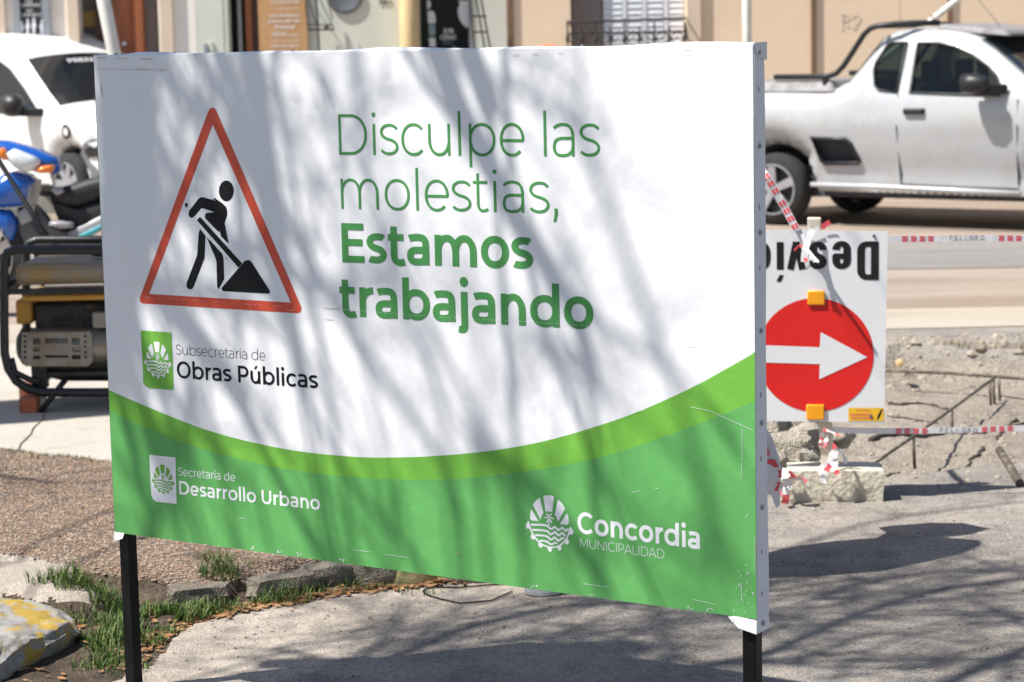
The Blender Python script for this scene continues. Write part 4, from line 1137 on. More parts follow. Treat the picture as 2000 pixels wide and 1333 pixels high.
# tape loop on the sign face with a stiff end that throws a shadow
lp = thing('tape_bundle', 'barrier tape looped over the top of the detour sign with a loose end', 'barrier tape', tuple(at(1580, 460, YD)))
mb = MB(); mr = MB()
def strip(pts, wd, m_, up=Vector((1, 0, .2))):
    pts = [Vector(p) for p in pts]
    for i in range(len(pts) - 1):
        dr = (pts[i + 1] - pts[i]).normalized(); u = (up - dr * up.dot(dr)).normalized() * wd / 2
        m_.add([pts[i] - u, pts[i + 1] - u, pts[i + 1] + u, pts[i] + u], [(0, 1, 2, 3)])
DF = lambda x, y, o: D.P(*D.inv(x, y, o), o)
strip([DF(1588, 449, .02), DF(1578, 470, .03), DF(1572, 490, .045), DF(1570, 512, .055)], .022, mb)
strip([DF(1566, 452, .012), DF(1573, 480, .02), DF(1584, 500, .04), DF(1593, 512, .06)], .014, mb)
strip([DF(1578, 490, .05), DF(1588, 502, .075), DF(1597, 512, .10)], .012, mb)
strip([DF(1551, 490, .02), DF(1560, 480, .02), DF(1570, 481, .03)], .006, mr, Vector((0, 0, 1)))
strip([DF(1570, 506, .056), DF(1577, 509, .058)], .012, mr)
strip([DF(1605, 446, .01), DF(1612, 439, .012), DF(1621, 434, .015)], .018, mr, Vector((-.5, 0, 1)))
strip([DF(1560, 452, .01), DF(1580, 455, .012), DF(1600, 446, .012)], .018, mb, Vector((0, 0, 1)))
mb.build('tape_ribbon', m_tapew, lp, recalc=False); struct(mr.build('red_print', m_tapered, lp, recalc=False), 'stuff')
# torn tape sticking out behind the banner's right edge
ht = thing('torn_tape', 'torn red striped tape hanging behind the right edge of the banner', 'barrier tape', tuple(SG.P(WS, .8, -.06)))
YT = 5.0
E0 = [at(x, y, YT) for x, y in ((1450, 800), (1492, 830), (1506, 850), (1520, 890), (1526, 920), (1524, 945), (1524, 990), (1517, 995), (1512, 982), (1508, 970), (1500, 968), (1480, 975), (1450, 960))]
c0 = E0[0]
E1 = [(p.x, p.z) for p in E0]
bend = lambda x, z: Vector((x, YT + .012 * math.sin((x + z) * 28), z))
MB().poly([E1], bend).build('tape_ribbon', m_tapew, ht, recalc=False)
mr = MB()
for q in (((1470, 862), (1498, 872), (1502, 888), (1470, 893)), ((1470, 897), (1512, 896), (1520, 911), (1470, 918)), ((1470, 924), (1524, 917), (1526, 931), (1470, 941)), ((1470, 950), (1524, 941), (1519, 962), (1508, 958), (1499, 963), (1470, 966))):
    mr.poly([[(p.x, p.z) for p in [at(x, y, YT) for x, y in q]]], lambda x, z: bend(x, z) + Vector((0, -.0015, 0)))
struct(mr.build('red_print', m_tapered, ht, recalc=False), 'stuff')

# ------------------------------------------------------------------ rubble, roots and bent reinforcing rods round the trench
for i, (x, y, a, b, h, lab) in enumerate(((1535, 890, .22, .14, .13, 'smooth rounded rubble stone left of the detour post'), (1515, 850, .18, .16, .16, 'jagged pale rubble stone at the top left of the heap'), (1560, 845, .17, .14, .15, 'pale knobbly rubble lump behind the post'), (1590, 862, .12, .12, .12, 'small dark rubble stone close behind the post'), (1500, 905, .16, .12, .10, 'low rubble stone at the banner edge'), (1578, 895, .08, .08, .08, 'fist sized rubble stone beside the tape heap'), (1640, 850, .12, .12, .07, 'shaded rubble stone right of the post'))):
    p = G(x, y + 30)
    tag(rock('rubble_stone', (p.x, p.y + .12, h * .35), (a, b, h), m_rockp, 50 + i, rz=i * .7, rough=.25, boxy=.4), lab, 'stone', 'rubble heaped behind the detour sign')
m_rust = M('rusty_rod', (.085, .062, .045), .75, .3, 40, .4, 80, dirt=(.22, .20, .17), dscale=20)
ro = thing('rebar_frame', 'bent reinforcing rods standing over the dug trench', 'rebar', tuple(G(1683, 922)))
def rod(pts, r=.0065, par=ro): return MB().tube(pts, r, 8).build('rod', m_rust, par, smooth=True)
A0 = G(1683, 922) ; A1 = at(1785, 852, 8.9); A2 = at(1861, 798, 9.8); A3 = at(1945, 736, 10.6)
rod([A0, A1, A2, A3])
rod([at(1725, 724, 11.0), at(1850, 729, 10.9), at(1945, 736, 10.7), at(2010, 741, 10.6), at(2300, 750, 10.5)], .008)
for i, (x, y0, y1, Y) in enumerate(((1934, 745, 801, 10.5), (1941, 741, 800, 10.55), (1952, 738, 792, 10.62), (1860, 800, 866, 9.79), (1785, 853, 916, 8.9))):
    rod([at(x - 1, y0, Y), at(x, (y0 + y1) / 2, Y), at(x + 2, y1, Y)], .0065)
shadow_tube = thing('pipe', 'dark tube standing for a slanting shadow streak at the right edge of the trench', 'pipe', tuple(G(1955, 882)))
MB().tube([G(1952, 880, .02), G(1972, 912, .012), G(1993, 946, .01)], .016, 10).build('tube', m_rust, shadow_tube, smooth=True)  # dark tube laid in place of a shadow streak
for i, (pts, r, lab) in enumerate((([(1735, 770), (1765, 772), (1800, 768), (1830, 776), (1860, 778)], .009, 'uppermost dark root crossing the trench floor'), ([(1735, 792), (1770, 795), (1800, 800), (1830, 803)], .006, 'short thin root just under the uppermost one'), ([(1700, 840), (1740, 830), (1800, 826), (1850, 818), (1900, 820), (1950, 814), (2010, 806)], .014, 'thickest root running across the whole trench'), ([(1985, 797), (1970, 808), (1955, 822), (1945, 835)], .008, 'root branching down from the thickest root at right'), ([(1920, 853), (1908, 865), (1895, 870), (1890, 888)], .009, 'short crooked root below the lower tape'), ([(1710, 905), (1735, 895), (1760, 893)], .006, 'little root beside the concrete block'))):
    q = []
    for j, (x, y) in enumerate(pts):
        p = G(x, y, -.05); q.append((p.x, p.y, max(height(p.x, p.y) + r * .3, -.2)))
    q2 = smooth_px([(a[0], a[1]) for a in q], 4); z2 = smooth_px([(a[2], 0) for a in q], 4)
    pts3 = [(a[0] + .008 * math.sin(j * 2.3), a[1], height(a[0], a[1]) + r * .4) for j, a in enumerate(q2)]
    tag(MB().tube(pts3, [r * (1 - .5 * j / len(pts3)) * (1 + .25 * math.sin(j * 1.9)) for j in range(len(pts3))], 7).build('tree_root', m_dark, smooth=True), lab, 'root', 'roots bared in the trench')
p = G(1755, 712, -.0)
cutm = M('cut_wood', (.75, .48, .24), .8, .2, 60)
tag(MB().lathe((p.x, p.y - .02, .01), (-.2, -1, .1), [(-.06, .018), (0, .0185), (.001, .017)], 16).build('cut_root_stub', cutm, smooth=True, angle=40), 'sawn round root stub showing pale wood in the trench edge', 'root')

# ------------------------------------------------------------------ unseen board added behind the banner, outline projected back from the ground shadow
bx = .70
bd = thing('shadow_board', 'unseen grey board added behind the banner, cut to cast the ground shadow at right', 'board', (bx, 6.8, 0))
shp = [(1400, 1078), (1505, 1080), (1570, 1066), (1640, 1057), (1720, 1052), (1738, 1042), (1722, 1031), (1760, 1027), (1820, 1021), (1880, 1022), (1935, 1033), (1900, 1044), (1845, 1050), (1915, 1056), (1918, 1064), (1880, 1082), (1800, 1100), (1720, 1117), (1600, 1124), (1505, 1128), (1400, 1128)]
ol = []
for x, y in shp:
    g = G(x, y); t = (g.x - bx) / .951; ol.append((g.y - .309 * t, max(t * math.tan(SUN_EL), .1)))
m_ply = M('shadow_board_grey', (.30, .27, .23), .8, .2, 10, .3, 60, stretch=(1, 1, .1))
MB().prism(ol, lambda u, v: Vector((bx, u, v)), lambda u, v: Vector((bx - .012, u, v))).build('panel', m_ply, bd)
for yy in (ol[1][0] - .03, ol[-2][0] + .03): MB().box((bx - .006, yy, .16), (.03, .03, .32)).build('leg', m_ply, bd)

# ------------------------------------------------------------------ generator
m_tube = M('black_frame_paint', (.012, .012, .013), .4, .2, 20, .2, 60, dirt=(.10, .08, .06), dscale=14, dlo=.62, dhi=.72)
m_tank = M('dusty_yellow', (.34, .22, .08), .65, .15, 8, dirt=(.26, .22, .18), dscale=5, dlo=.40, dhi=.58)
m_yelp = M('machine_yellow', (.50, .25, .03), .5, .1, 10, dirt=(.3, .18, .06), dscale=8)
m_alu = M('cast_aluminium', (.26, .24, .21), .5, .15, 20, .3, 50, metal=.5, dirt=(.22, .16, .11), dscale=9, dlo=.46, dhi=.62)
m_eng = M('engine_black', (.02, .019, .018), .6, .3, 20, dirt=(.08, .065, .05), dscale=10)
m_brick = M('brick', (.42, .12, .05), .85, .3, 20, .6, 60, dirt=(.25, .17, .12), dscale=12)
YG = 9.82; gz = .06
def g3(x, y, dy=0): return at(x, y, YG + dy)
gn = thing('generator', 'black framed portable generator with dusty yellow tank at the left edge', 'generator', (g3(150, 830).x, YG + .25, gz))
def gframe(dy, dx=0):
    P = [(8 + dx, 505), (8 + dx, 620), (9 + dx, 690), (16 + dx, 720), (32 + dx, 745), (55 + dx, 760), (85 + dx, 767), (200, 767), (330, 766), (350, 755), (365, 735), (372, 690), (372, 505), (365, 493), (350, 488), (200, 488), (30 + dx, 488), (14 + dx, 494)]
    return [g3(x, y) + Vector((0, dy, 0)) for x, y in P]
MB().tube(gframe(0), .020, 10, closed=True).build('frame_side', m_tube, gn, smooth=True)
MB().tube(gframe(.46), .020, 10, closed=True).build('frame_side', m_tube, gn, smooth=True)
for (x, y) in ((8, 560), (372, 560), (60, 762), (330, 766)):
    a = g3(x, y); MB().tube([a, a + Vector((0, .46, 0))], .016, 8).build('frame_crossbar', m_tube, gn, smooth=True)
def gbox(name, x0, y0, x1, y1, d0, d1, mat, bev=.004):
    a, b = g3(x0, y1), g3(x1, y0); c = (a + b) / 2
    return MB().box((c.x, YG + (d0 + d1) / 2, c.z), (b.x - a.x, d1 - d0, b.z - a.z)).build(name, mat, gn, bevel=bev)
gbox('front_rail', 16, 557, 366, 576, -.012, .006, m_tube)
gbox('fuel_tank', 28, 511, 352, 560, .02, .44, m_tank, .03)
gbox('tank_skirt', 40, 574, 350, 591, .03, .42, m_yelp, .006)
a = g3(180, 509); MB().lathe((a.x, YG + .2, a.z), (0, 0, 1), [(0, .035), (.02, .035), (.024, .02)], 18).build('tank_cap', m_eng, gn, smooth=True, angle=40)
gbox('rear_panel', 22, 592, 50, 640, .10, .40, m_yelp, .01)
gbox('engine_block', 60, 596, 352, 742, .14, .42, m_eng, .012)
gbox('engine_shroud', 205, 600, 350, 700, .06, .16, m_alu, .02)
# alternator drum with slotted end guard
a, b = g3(30, 684), g3(205, 684)
prof = [(0, .06), (.03, .078), (.05, .08)]; 
MB().lathe((a.x, YG + .12, a.z), (1, 0, 0), [(0, .055), (.015, .074), (.03, .08), (b.x - a.x - .03, .08), (b.x - a.x, .07)], 28).build('alternator_body', m_alu, gn, smooth=True, angle=40)
MB().lathe((a.x - .012, YG + .12, a.z), (1, 0, 0), [(0, .05), (.02, .0815), (.06, .082)], 28).build('end_cap', m_eng, gn, smooth=True, angle=40)
# guard plate with real slots
def gp2(x, y): p = g3(x, y, .03); return (p.x, p.z)
outer = [gp2(*q) for q in ((42, 650), (176, 648), (180, 655), (181, 706), (172, 716), (50, 716), (41, 704))]
holes = []
for (x0, y0, x1, y1) in ((65, 661, 80, 673), (88, 661, 133, 671), (140, 661, 156, 673), (65, 678, 78, 687), (142, 678, 158, 688), (65, 695, 79, 702), (88, 694, 134, 699), (140, 693, 158, 702)): holes.append([gp2(x0, y0), gp2(x1, y0), gp2(x1, y1), gp2(x0, y1)])
for yy in (657, 668, 677, 688, 698):
    for xx in (49, 167): holes.append([gp2(xx + 3 * math.cos(k * math.pi / 4), yy + 3 * math.sin(k * math.pi / 4)) for k in range(8)])
gpm = MB(); 
gpm.poly([outer] + holes, lambda u, v: Vector((u, YG + .028, v)))
for h in [outer] + holes:
    k = len(gpm.v); n = len(h); gpm.v += [(u, YG + .028, v) for u, v in h] + [(u, YG + .045, v) for u, v in h]
    for i in range(n): gpm.f.append((k + i, k + (i + 1) % n, k + n + (i + 1) % n, k + n + i)); gpm.m.append(0)
gpm.build('slotted_guard', m_alu, gn, recalc=False)
gbox('carburettor', 176, 612, 205, 645, .05, .12, m_alu, .01)
gbox('base_rail', 60, 728, 330, 745, .10, .14, m_tube)
gbox('base_rail', 60, 728, 330, 745, .34, .38, m_tube)
gbox('rubber_mount', 55, 716, 82, 765, .08, .14, m_eng)
gbox('rubber_mount', 300, 716, 327, 765, .08, .14, m_eng)
for s_ in (0, .38):
    MB().tube([g3(78, 806, s_ - .02), g3(112, 762, s_), g3(128, 742, s_ + .02)], .013, 8).build('diagonal_brace', m_tube, gn, smooth=True)
    MB().tube([g3(22, 700, s_), g3(30, 728, s_), g3(58, 742, s_), g3(75, 744, s_)], .014, 8).build('corner_brace', m_tube, gn, smooth=True)
for (x, yy, lab) in ((57, 0, 'orange-brown brick propping up the left end of the generator'), (320, 0, 'brick under the generator hidden behind the banner'), (57, .42, 'brick under the far side of the generator')):
    a = g3(x, 800, yy)
    top_ = g3(57, 768).z - .018
    tag(MB().box((a.x, a.y + .02, (gz + top_) / 2), (.078, .09, top_ - gz - .002)).build('support_brick', m_brick, bevel=.006), lab, 'brick', 'bricks under the generator')
# black bar leaning past the motorbike
tag(MB().tube([at(-60, 215, 10.6), at(0, 318, 10.5), at(55, 405, 10.4), at(112, 490, 10.3)], .012, 8).build('leaning_bar', m_tube, smooth=True), 'thin black metal bar leaning over the generator from the upper left', 'bar')
# ------------------------------------------------------------------ blue motorbike
m_blackp = M('black_trim', (.016, .016, .018), .45, .2, 20)
m_blue = M('blue_plastic', (.010, .095, .42), .25, .08, 6, coat=.6)
m_bgrey = M('grey_plastic_dark', (.10, .10, .105), .55, .15, 10)
m_seat = M('black_seat', (.015, .015, .017), .6, .2)
m_chrome = M('chrome', (.7, .7, .72), .15, .05, metal=1)
m_silver = M('silver_plastic', (.30, .30, .315), .35, .1, 8)
m_teal = M('teal_stripe', (.05, .35, .42), .4)
m_rubber = M('tyre_rubber', (.022, .021, .02), .85, .3, 12, .3, 60)
m_lens = M('lamp_lens', (.65, .68, .70), .12, .1, 30, coat=.8)
m_amber = M('amber_lens', (.85, .22, .02), .2, .1, 20, coat=.6)
YM = 13.9
mo = thing('motorcycle', 'blue and dark grey underbone motorbike parked behind the generator', 'motorcycle', tuple(at(60, 640, YM)))
def mpl(name, pts, Y0_, Y1_, mat, sc=.86, mid=.5, smooth=True):
    """rounded body panel: traced outline at mid depth, shrunk towards both faces"""
    P = [at(x, y, (Y0_ + Y1_) / 2) for x, y in pts]; cx = sum(p.x for p in P) / len(P); cz = sum(p.z for p in P) / len(P)
    mb = MB(); n = len(P); rows = []
    for (t, s) in ((0, .45), (.06, sc * .9), (.2, 1), (.8, 1), (.94, sc * .9), (1, .45)):
        y = Y0_ + (Y1_ - Y0_) * t; rows.append([(cx + (p.x - cx) * s, y, cz + (p.z - cz) * s) for p in P])
    for r_ in rows: mb.v += r_
    for j in range(len(rows) - 1):
        for i in range(n): mb.f.append((j * n + i, j * n + (i + 1) % n, (j + 1) * n + (i + 1) % n, (j + 1) * n + i)); mb.m.append(0)
    mb.f.append(tuple(range(n))); mb.f.append(tuple((len(rows) - 1) * n + i for i in range(n))); mb.m += [0, 0]
    return mb.build(name, mat, mo, smooth=smooth, angle=55)
mpl('handlebar_cowl', [(-60, 290), (-20, 274), (20, 276), (50, 284), (75, 292), (95, 302), (112, 308), (120, 322), (118, 335), (108, 340), (88, 332), (60, 318), (20, 300), (-30, 305)], YM - .12, YM + .12, m_blue)
mpl('headlamp', [(14, 300), (30, 290), (46, 296), (66, 304), (80, 312), (80, 322), (66, 334), (50, 336), (32, 326), (20, 314)], YM - .20, YM - .02, m_lens)
mpl('indicator', [(-4, 290), (8, 288), (17, 298), (20, 312), (10, 313), (-2, 304)], YM - .19, YM - .05, m_amber)
mpl('indicator', [(68, 334), (82, 324), (105, 322), (107, 328), (102, 338), (80, 338)], YM - .19, YM - .05, m_amber)
mpl('front_shield', [(-40, 340), (0, 348), (15, 338), (33, 334), (60, 342), (73, 354), (68, 372), (60, 398), (40, 402), (0, 405), (-40, 400)], YM - .16, YM + .10, m_blue)
mpl('leg_shield_edge', [(60, 350), (76, 352), (74, 372), (66, 402), (58, 402)], YM - .14, YM + .14, m_silver)
mpl('front_fender', [(-60, 405), (0, 408), (25, 412), (36, 432), (34, 452), (28, 470), (20, 466), (16, 448), (0, 440), (-40, 440)], YM - .14, YM + .02, m_blue)
mpl('leg_shield', [(38, 405), (58, 402), (70, 430), (84, 455), (100, 478), (105, 494), (40, 494), (34, 450)], YM - .10, YM + .08, m_bgrey)
mpl('shield_reflection', [(33, 418), (50, 405), (64, 430), (42, 440)], YM - .13, YM - .095, m_silver)  # silver plate stands for a reflection on the leg shield
mpl('floor_tunnel', [(70, 400), (78, 418), (96, 438), (120, 444), (145, 452), (160, 470), (150, 482), (110, 480), (90, 462), (74, 432)], YM - .06, YM + .12, m_bgrey)
mpl('seat', [(102, 378), (112, 368), (135, 362), (165, 352), (200, 342), (260, 335), (280, 350), (260, 372), (210, 380), (190, 392), (150, 405), (120, 400), (104, 388)], YM - .10, YM + .16, m_seat)
mpl('seat_top', [(108, 371), (140, 362), (170, 352), (200, 341), (230, 336), (228, 360), (180, 371), (150, 368), (120, 372)], YM - .075, YM + .17, m_bgrey)
mpl('side_panel', [(104, 392), (150, 402), (200, 388), (260, 372), (280, 400), (240, 430), (200, 445), (165, 458), (140, 452), (118, 428)], YM - .09, YM + .14, m_seat)
mpl('tail_panel', [(130, 456), (160, 440), (200, 420), (260, 395), (300, 390), (290, 420), (200, 450), (160, 472)], YM - .13, YM - .05, m_silver)
mpl('tail_stripe', [(146, 464), (180, 447), (215, 432), (250, 416), (250, 424), (200, 446), (162, 470)], YM - .14, YM - .12, m_teal)
mpl('handgrip', [(100, 372), (104, 366), (122, 368), (126, 376), (112, 382)], YM - .16, YM - .10, m_silver)
mpl('footboard', [(100, 432), (120, 430), (146, 434), (146, 444), (120, 446), (98, 440)], YM - .16, YM + .0, m_silver)
def wheel(c, ax, R, wd, parent, spokes=5, rimmat=None, name='wheel'):
    ax = Vector(ax).normalized(); c = Vector(c)
    t = MB().lathe(c - ax * wd / 2, ax, [(0, R * .70), (.01, R * .90), (wd * .2, R * .985), (wd * .5, R), (wd * .8, R * .985), (wd - .01, R * .90), (wd, R * .70)], 40, cap=False).build('wheel', m_rubber, parent, smooth=True, angle=60)
    r_ = MB().lathe(c - ax * (wd / 2 + .004), ax, [(0, R * .66), (0, R * .70), (.012, R * .71), (wd * .9, R * .69)], 36, cap=False)
    r_.lathe(c - ax * (wd / 2 - .01), ax, [(0, R * .16), (.004, R * .18), (.06, R * .18)], 18)
    a = ax.orthogonal().normalized(); b = ax.cross(a)
    for k in range(spokes):
        g = 2 * math.pi * k / spokes + .3; d_ = a * math.cos(g) + b * math.sin(g); s_ = ax.cross(d_)
        p0, p1 = c - ax * (wd / 2 - .012) + d_ * R * .12, c - ax * (wd / 2 + .0) + d_ * R * .68
        w0, w1 = R * .10, R * .12
        r_.hexa([p0 - s_ * w0, p1 - s_ * w1, p1 + s_ * w1, p0 + s_ * w0, p0 - s_ * w0 + ax * .03, p1 - s_ * w1 + ax * .03, p1 + s_ * w1 + ax * .03, p0 + s_ * w0 + ax * .03])
    MB().lathe(c - ax * (wd / 2 - .055), ax, [(0, R * .69), (.004, R * .69)], 30).build('spoke_shade_disc', m_blackp, t)  # black disc puts shade into the gaps behind the spokes
    r_.build('rim', rimmat or m_silver, t)
wheel(at(-20, 500, YM), (.35, 1, 0), .27, .08, mo, 6, m_chrome)
wheel(at(330, 505, YM + .3), (.35, 1, 0), .27, .09, mo, 6, m_chrome)
MB().tube([at(20, 410, YM - .08), at(0, 460, YM - .08), at(-20, 500, YM - .07)], .018, 8).build('fork', m_chrome, mo, smooth=True)
mpl('engine', [(60, 470), (160, 465), (230, 460), (240, 520), (150, 545), (80, 530)], YM - .08, YM + .10, m_eng)
MB().tube([at(150, 520, YM - .1), at(220, 500, YM - .1), at(330, 480, YM - .05)], .035, 10).build('exhaust', m_chrome, mo, smooth=True)
MB().tube([at(-30, 275, YM), at(-50, 240, YM)], .006, 6).lathe(at(-55, 232, YM), (0, 1, 0), [(0, .05), (.02, .05)], 14).build('mirror', m_seat, mo)
MB().tube([at(90, 480, YM), at(80, 600, YM - .1), at(70, 655, YM - .15)], .012, 6).build('stand', m_eng, mo)

# ------------------------------------------------------------------ vehicles
m_carw = M('white_car_paint', (.80, .80, .79), .3, .02, 3, coat=.5)
m_truckp = M('silver_white_paint', (.47, .48, .49), .32, .03, 3, coat=.6, dirt=(.40, .38, .345), dscale=2, dlo=.5, dhi=.8)
m_glass = glass('tinted_car_glass', (.38, .46, .43), .32)
m_vglass = glass('dark_van_glass', (.25, .27, .27), .5)
m_ws = glass('windscreen_glass', (.5, .55, .52), .38)
m_int = M('car_interior', (.05, .052, .06), .8, .3, 8)
m_roofgrey = M('bed_cover_and_roof_sheen', (.25, .24, .24), .6, .2, 12, .3, 20, dirt=(.16, .15, .15), dscale=8)

def pillow(name, T, outline, holes, Wfun, Wt, mat, parent, skip=(), crown=.03, step=.07, ncross=8, crown_idx=None):
    """shell body: traced side outline pushed to y=W(x,z) both sides and bridged across.
    T(L,w,z)->world, w from 0 (near side) to Wt (far side)"""
    bm = bmesh.new(); nv = []
    loops = [outline] + holes
    def dens(l):
        o = []
        for i in range(len(l)):
            a, b = l[i], l[(i + 1) % len(l)]; n = max(1, int(math.hypot(b[0] - a[0], b[1] - a[1]) / step))
            for k in range(n): o.append((a[0] + (b[0] - a[0]) * k / n, a[1] + (b[1] - a[1]) * k / n, i))
        return o
    edges = []
    first = None
    for li, l in enumerate(loops):
        dl = dens(l); vs = [bm.verts.new((p[0], 0, p[1])) for p in dl]
        if li == 0: first = dl
        for i in range(len(vs)): edges.append(bm.edges.new((vs[i], vs[(i + 1) % len(vs)])))
    bmesh.ops.triangle_fill(bm, edges=edges, use_beauty=True, use_dissolve=False)
    xs = [p[0] for p in outline]; zs = [p[1] for p in outline]
    x = min(xs) + step
    while x < max(xs):
        bmesh.ops.bisect_plane(bm, geom=bm.verts[:] + bm.edges[:] + bm.faces[:], plane_co=(x, 0, 0), plane_no=(1, 0, 0)); x += step
    z = min(zs) + step
    while z < max(zs):
        bmesh.ops.bisect_plane(bm, geom=bm.verts[:] + bm.edges[:] + bm.faces[:], plane_co=(0, 0, z), plane_no=(0, 0, 1)); z += step
    bmesh.ops.remove_doubles(bm, verts=bm.verts[:], dist=.002)
    bm.verts.ensure_lookup_table(); bm.verts.index_update()
    V = [(v.co.x, v.co.z) for v in bm.verts]; Fs = [[v.index for v in f.verts] for f in bm.faces]
    bm.free()
    def dseg(p, a, b):
        dx, dy = b[0] - a[0], b[1] - a[1]; L2 = dx * dx + dy * dy or 1e-9; t = max(0, min(1, ((p[0] - a[0]) * dx + (p[1] - a[1]) * dy) / L2)); return math.hypot(p[0] - a[0] - t * dx, p[1] - a[1] - t * dy)
    def inset(p):
        d = min(dseg(p, outline[i], outline[(i + 1) % len(outline)]) for i in range(len(outline)) if i not in noround)
        t = max(0, 1 - d / .14); return .075 * t * t
    noround = [i for i in range(len(outline)) if outline[i][1] < .55 and outline[(i + 1) % len(outline)][1] < .7]
    mb = MB(); n = len(V)
    wv = [Wfun(*p) + inset(p) for p in V]
    mb.v = [tuple(T(p[0], w_, p[1])) for p, w_ in zip(V, wv)] + [tuple(T(p[0], Wt - w_, p[1])) for p, w_ in zip(V, wv)]
    mb.f = [tuple(f) for f in Fs] + [tuple(i + n for i in f[::-1]) for f in Fs]; mb.m = [0] * len(mb.f)
    # bridge across the outline
    k0 = len(mb.v); m_ = len(first)
    for (a, b, i) in first:
        w_ = Wfun(a, b) + inset((a, b))
        for c in range(ncross + 1):
            t = c / ncross; cr = crown * (1 - (2 * t - 1) ** 2) if b > .7 else 0
            mb.v.append(tuple(T(a, w_ + (Wt - 2 * w_) * t, b + cr)))
    for q in range(m_):
        if first[q][2] in skip: continue
        q2 = (q + 1) % m_
        for c in range(ncross): mb.f.append((k0 + q * (ncross + 1) + c, k0 + q * (ncross + 1) + c + 1, k0 + q2 * (ncross + 1) + c + 1, k0 + q2 * (ncross + 1) + c)); mb.m.append(0)
    o = mb.build(name, mat, parent, recalc=False)
    bm = bmesh.new(); bm.from_mesh(o.data); bmesh.ops.remove_doubles(bm, verts=bm.verts[:], dist=.003); bmesh.ops.recalc_face_normals(bm, faces=bm.faces[:]); bm.to_mesh(o.data); bm.free()
    o.data.polygons.foreach_set('use_smooth', [True] * len(o.data.polygons)); o.data.set_sharp_from_angle(angle=math.radians(62))
    return o, inset

# --- pickup
ya = math.radians(36); pb0 = G(1508, 441)
TP = Plane((pb0.x, pb0.y, 0), (math.cos(ya), -math.sin(ya), 0))
tk = thing('pickup_truck', 'silver-white pickup truck with black sport bar parked at the far kerb', 'truck', tuple(TP.P(1.2, 0, -.8)))
def TT(L, w_, z): return TP.P(L, z, -w_)
WT = 1.64
def tq(*pts): return [TP.inv(*p) for p in pts]
def W_truck(x, z):
    r = 0
    if z > 1.05: r += .30 * (z - 1.05) ** 1.0 * .9
    r += .22 * max(0, .86 - z) + .05 * max(0, (z - .9))
    # haunch over the rear wheel
    d = math.hypot(x, z - .42)
    r -= .035 * max(0, 1 - abs(d - .50) / .28) * (z > .3)
    if .45 < x < 2.2 and .25 < z < .62: r += .02 * (1 - abs(z - .45) / .2)
    return r + .02
out = [(-.95, .42), (-.98, .62), (-.96, 1.02), (-.90, 1.10)]
out += tq((1500, 177), (1560, 178), (1600, 178), (1622, 174), (1640, 162), (1660, 136), (1685, 96), (1700, 74), (1722, 63), (1755, 58), (1790, 57), (1830, 61), (1865, 67), (1893, 77), (1925, 97), (1960, 124), (2000, 156))
out += [(2.52, 1.06), (2.62, 1.03), (3.1, .93), (3.35, .82), (3.47, .66), (3.48, .42), (3.40, .26)]
cwh = [(2.62, .31), (0, .31)]
def arch(cx, R, a0, a1, n=12): return [(cx + R * math.cos(math.radians(a0 + (a1 - a0) * i / n)), .31 + R * math.sin(math.radians(a0 + (a1 - a0) * i / n))) for i in range(n + 1)]
out += [(3.05, .24)] + arch(2.62, .375, -5, 185) + [(2.2, .285), (1.2, .29), (.42, .29)] + arch(0, .375, -3, 183) + [(-.5, .36)]
win1 = tq((1753, 83), (1747, 182), (1711, 177), (1702, 168), (1696, 138), (1698, 124), (1716, 88), (1724, 85))
win2 = tq((1775, 84), (1816, 85), (1850, 93), (1884, 108), (1920, 132), (1938, 150), (1948, 172), (1949, 187), (1860, 185), (1772, 182))
vent = tq((1580, 268), (1648, 271), (1658, 281), (1672, 318), (1668, 322), (1602, 322), (1596, 316))
i_ws = [i for i, p in enumerate(out) if i < len(out) - 1 and p[0] > 1.76 and out[i + 1][0] < 2.55 and p[1] > 1.0]
i_rw = [i for i, p in enumerate(out[:-1]) if .62 < p[0] and out[i + 1][0] < 1.0 and p[1] > 1.12 and out[i + 1][1] > 1.2]
body, _ins = pillow('body', TT, out, [win1, win2, vent], W_truck, WT, m_truckp, tk, skip=i_ws + i_rw[:3], crown=.035)
def surf(pl_pts, Wf, T, off, Wt=None):
    return [T(p[0], (Wf(*p) - off) if Wt is None else Wt - Wf(*p) + off, p[1]) for p in pl_pts]
def pane(pts, name, mat, parent, off=-.012, far=None):
    mb = MB(); tr = tessellate_polygon([[Vector((p[0], p[1], 0)) for p in pts]]); mb.v = [tuple(p) for p in surf(pts, W_truck if parent is tk else W_van, TT if parent is tk else TV, off, far)]; mb.f = [tuple(t) for t in tr]; mb.m = [0] * len(tr)
    return mb.build(name, mat, parent, recalc=False)
def grow(pts, s):
    cx = sum(p[0] for p in pts) / len(pts); cy = sum(p[1] for p in pts) / len(pts); return [(cx + (x - cx) * s, cy + (y - cy) * s) for x, y in pts]
for w_ in (win1, win2):
    pane(grow(w_, 1.02), 'window', m_glass, tk); pane(grow(w_, 1.02), 'window', m_glass, tk, far=WT)
# rubber frames round the windows
def framing(pts, name, T, Wf, r, mat, parent, s=1.0, off=.004):
    q = grow(pts, s); return MB().tube([T(p[0], Wf(*p) - off, p[1]) for p in q], r, 6, closed=True).build(name, mat, parent, smooth=True)
for w_ in (win1, win2): framing(w_, 'window_seal', TT, W_truck, .011, m_blackp, tk)
# vent insert
framing(vent, 'vent_frame', TT, W_truck, .018, m_blackp, tk, s=.93)
pane(grow(vent, 1.1), 'vent_recess', m_int, tk, off=-.07)
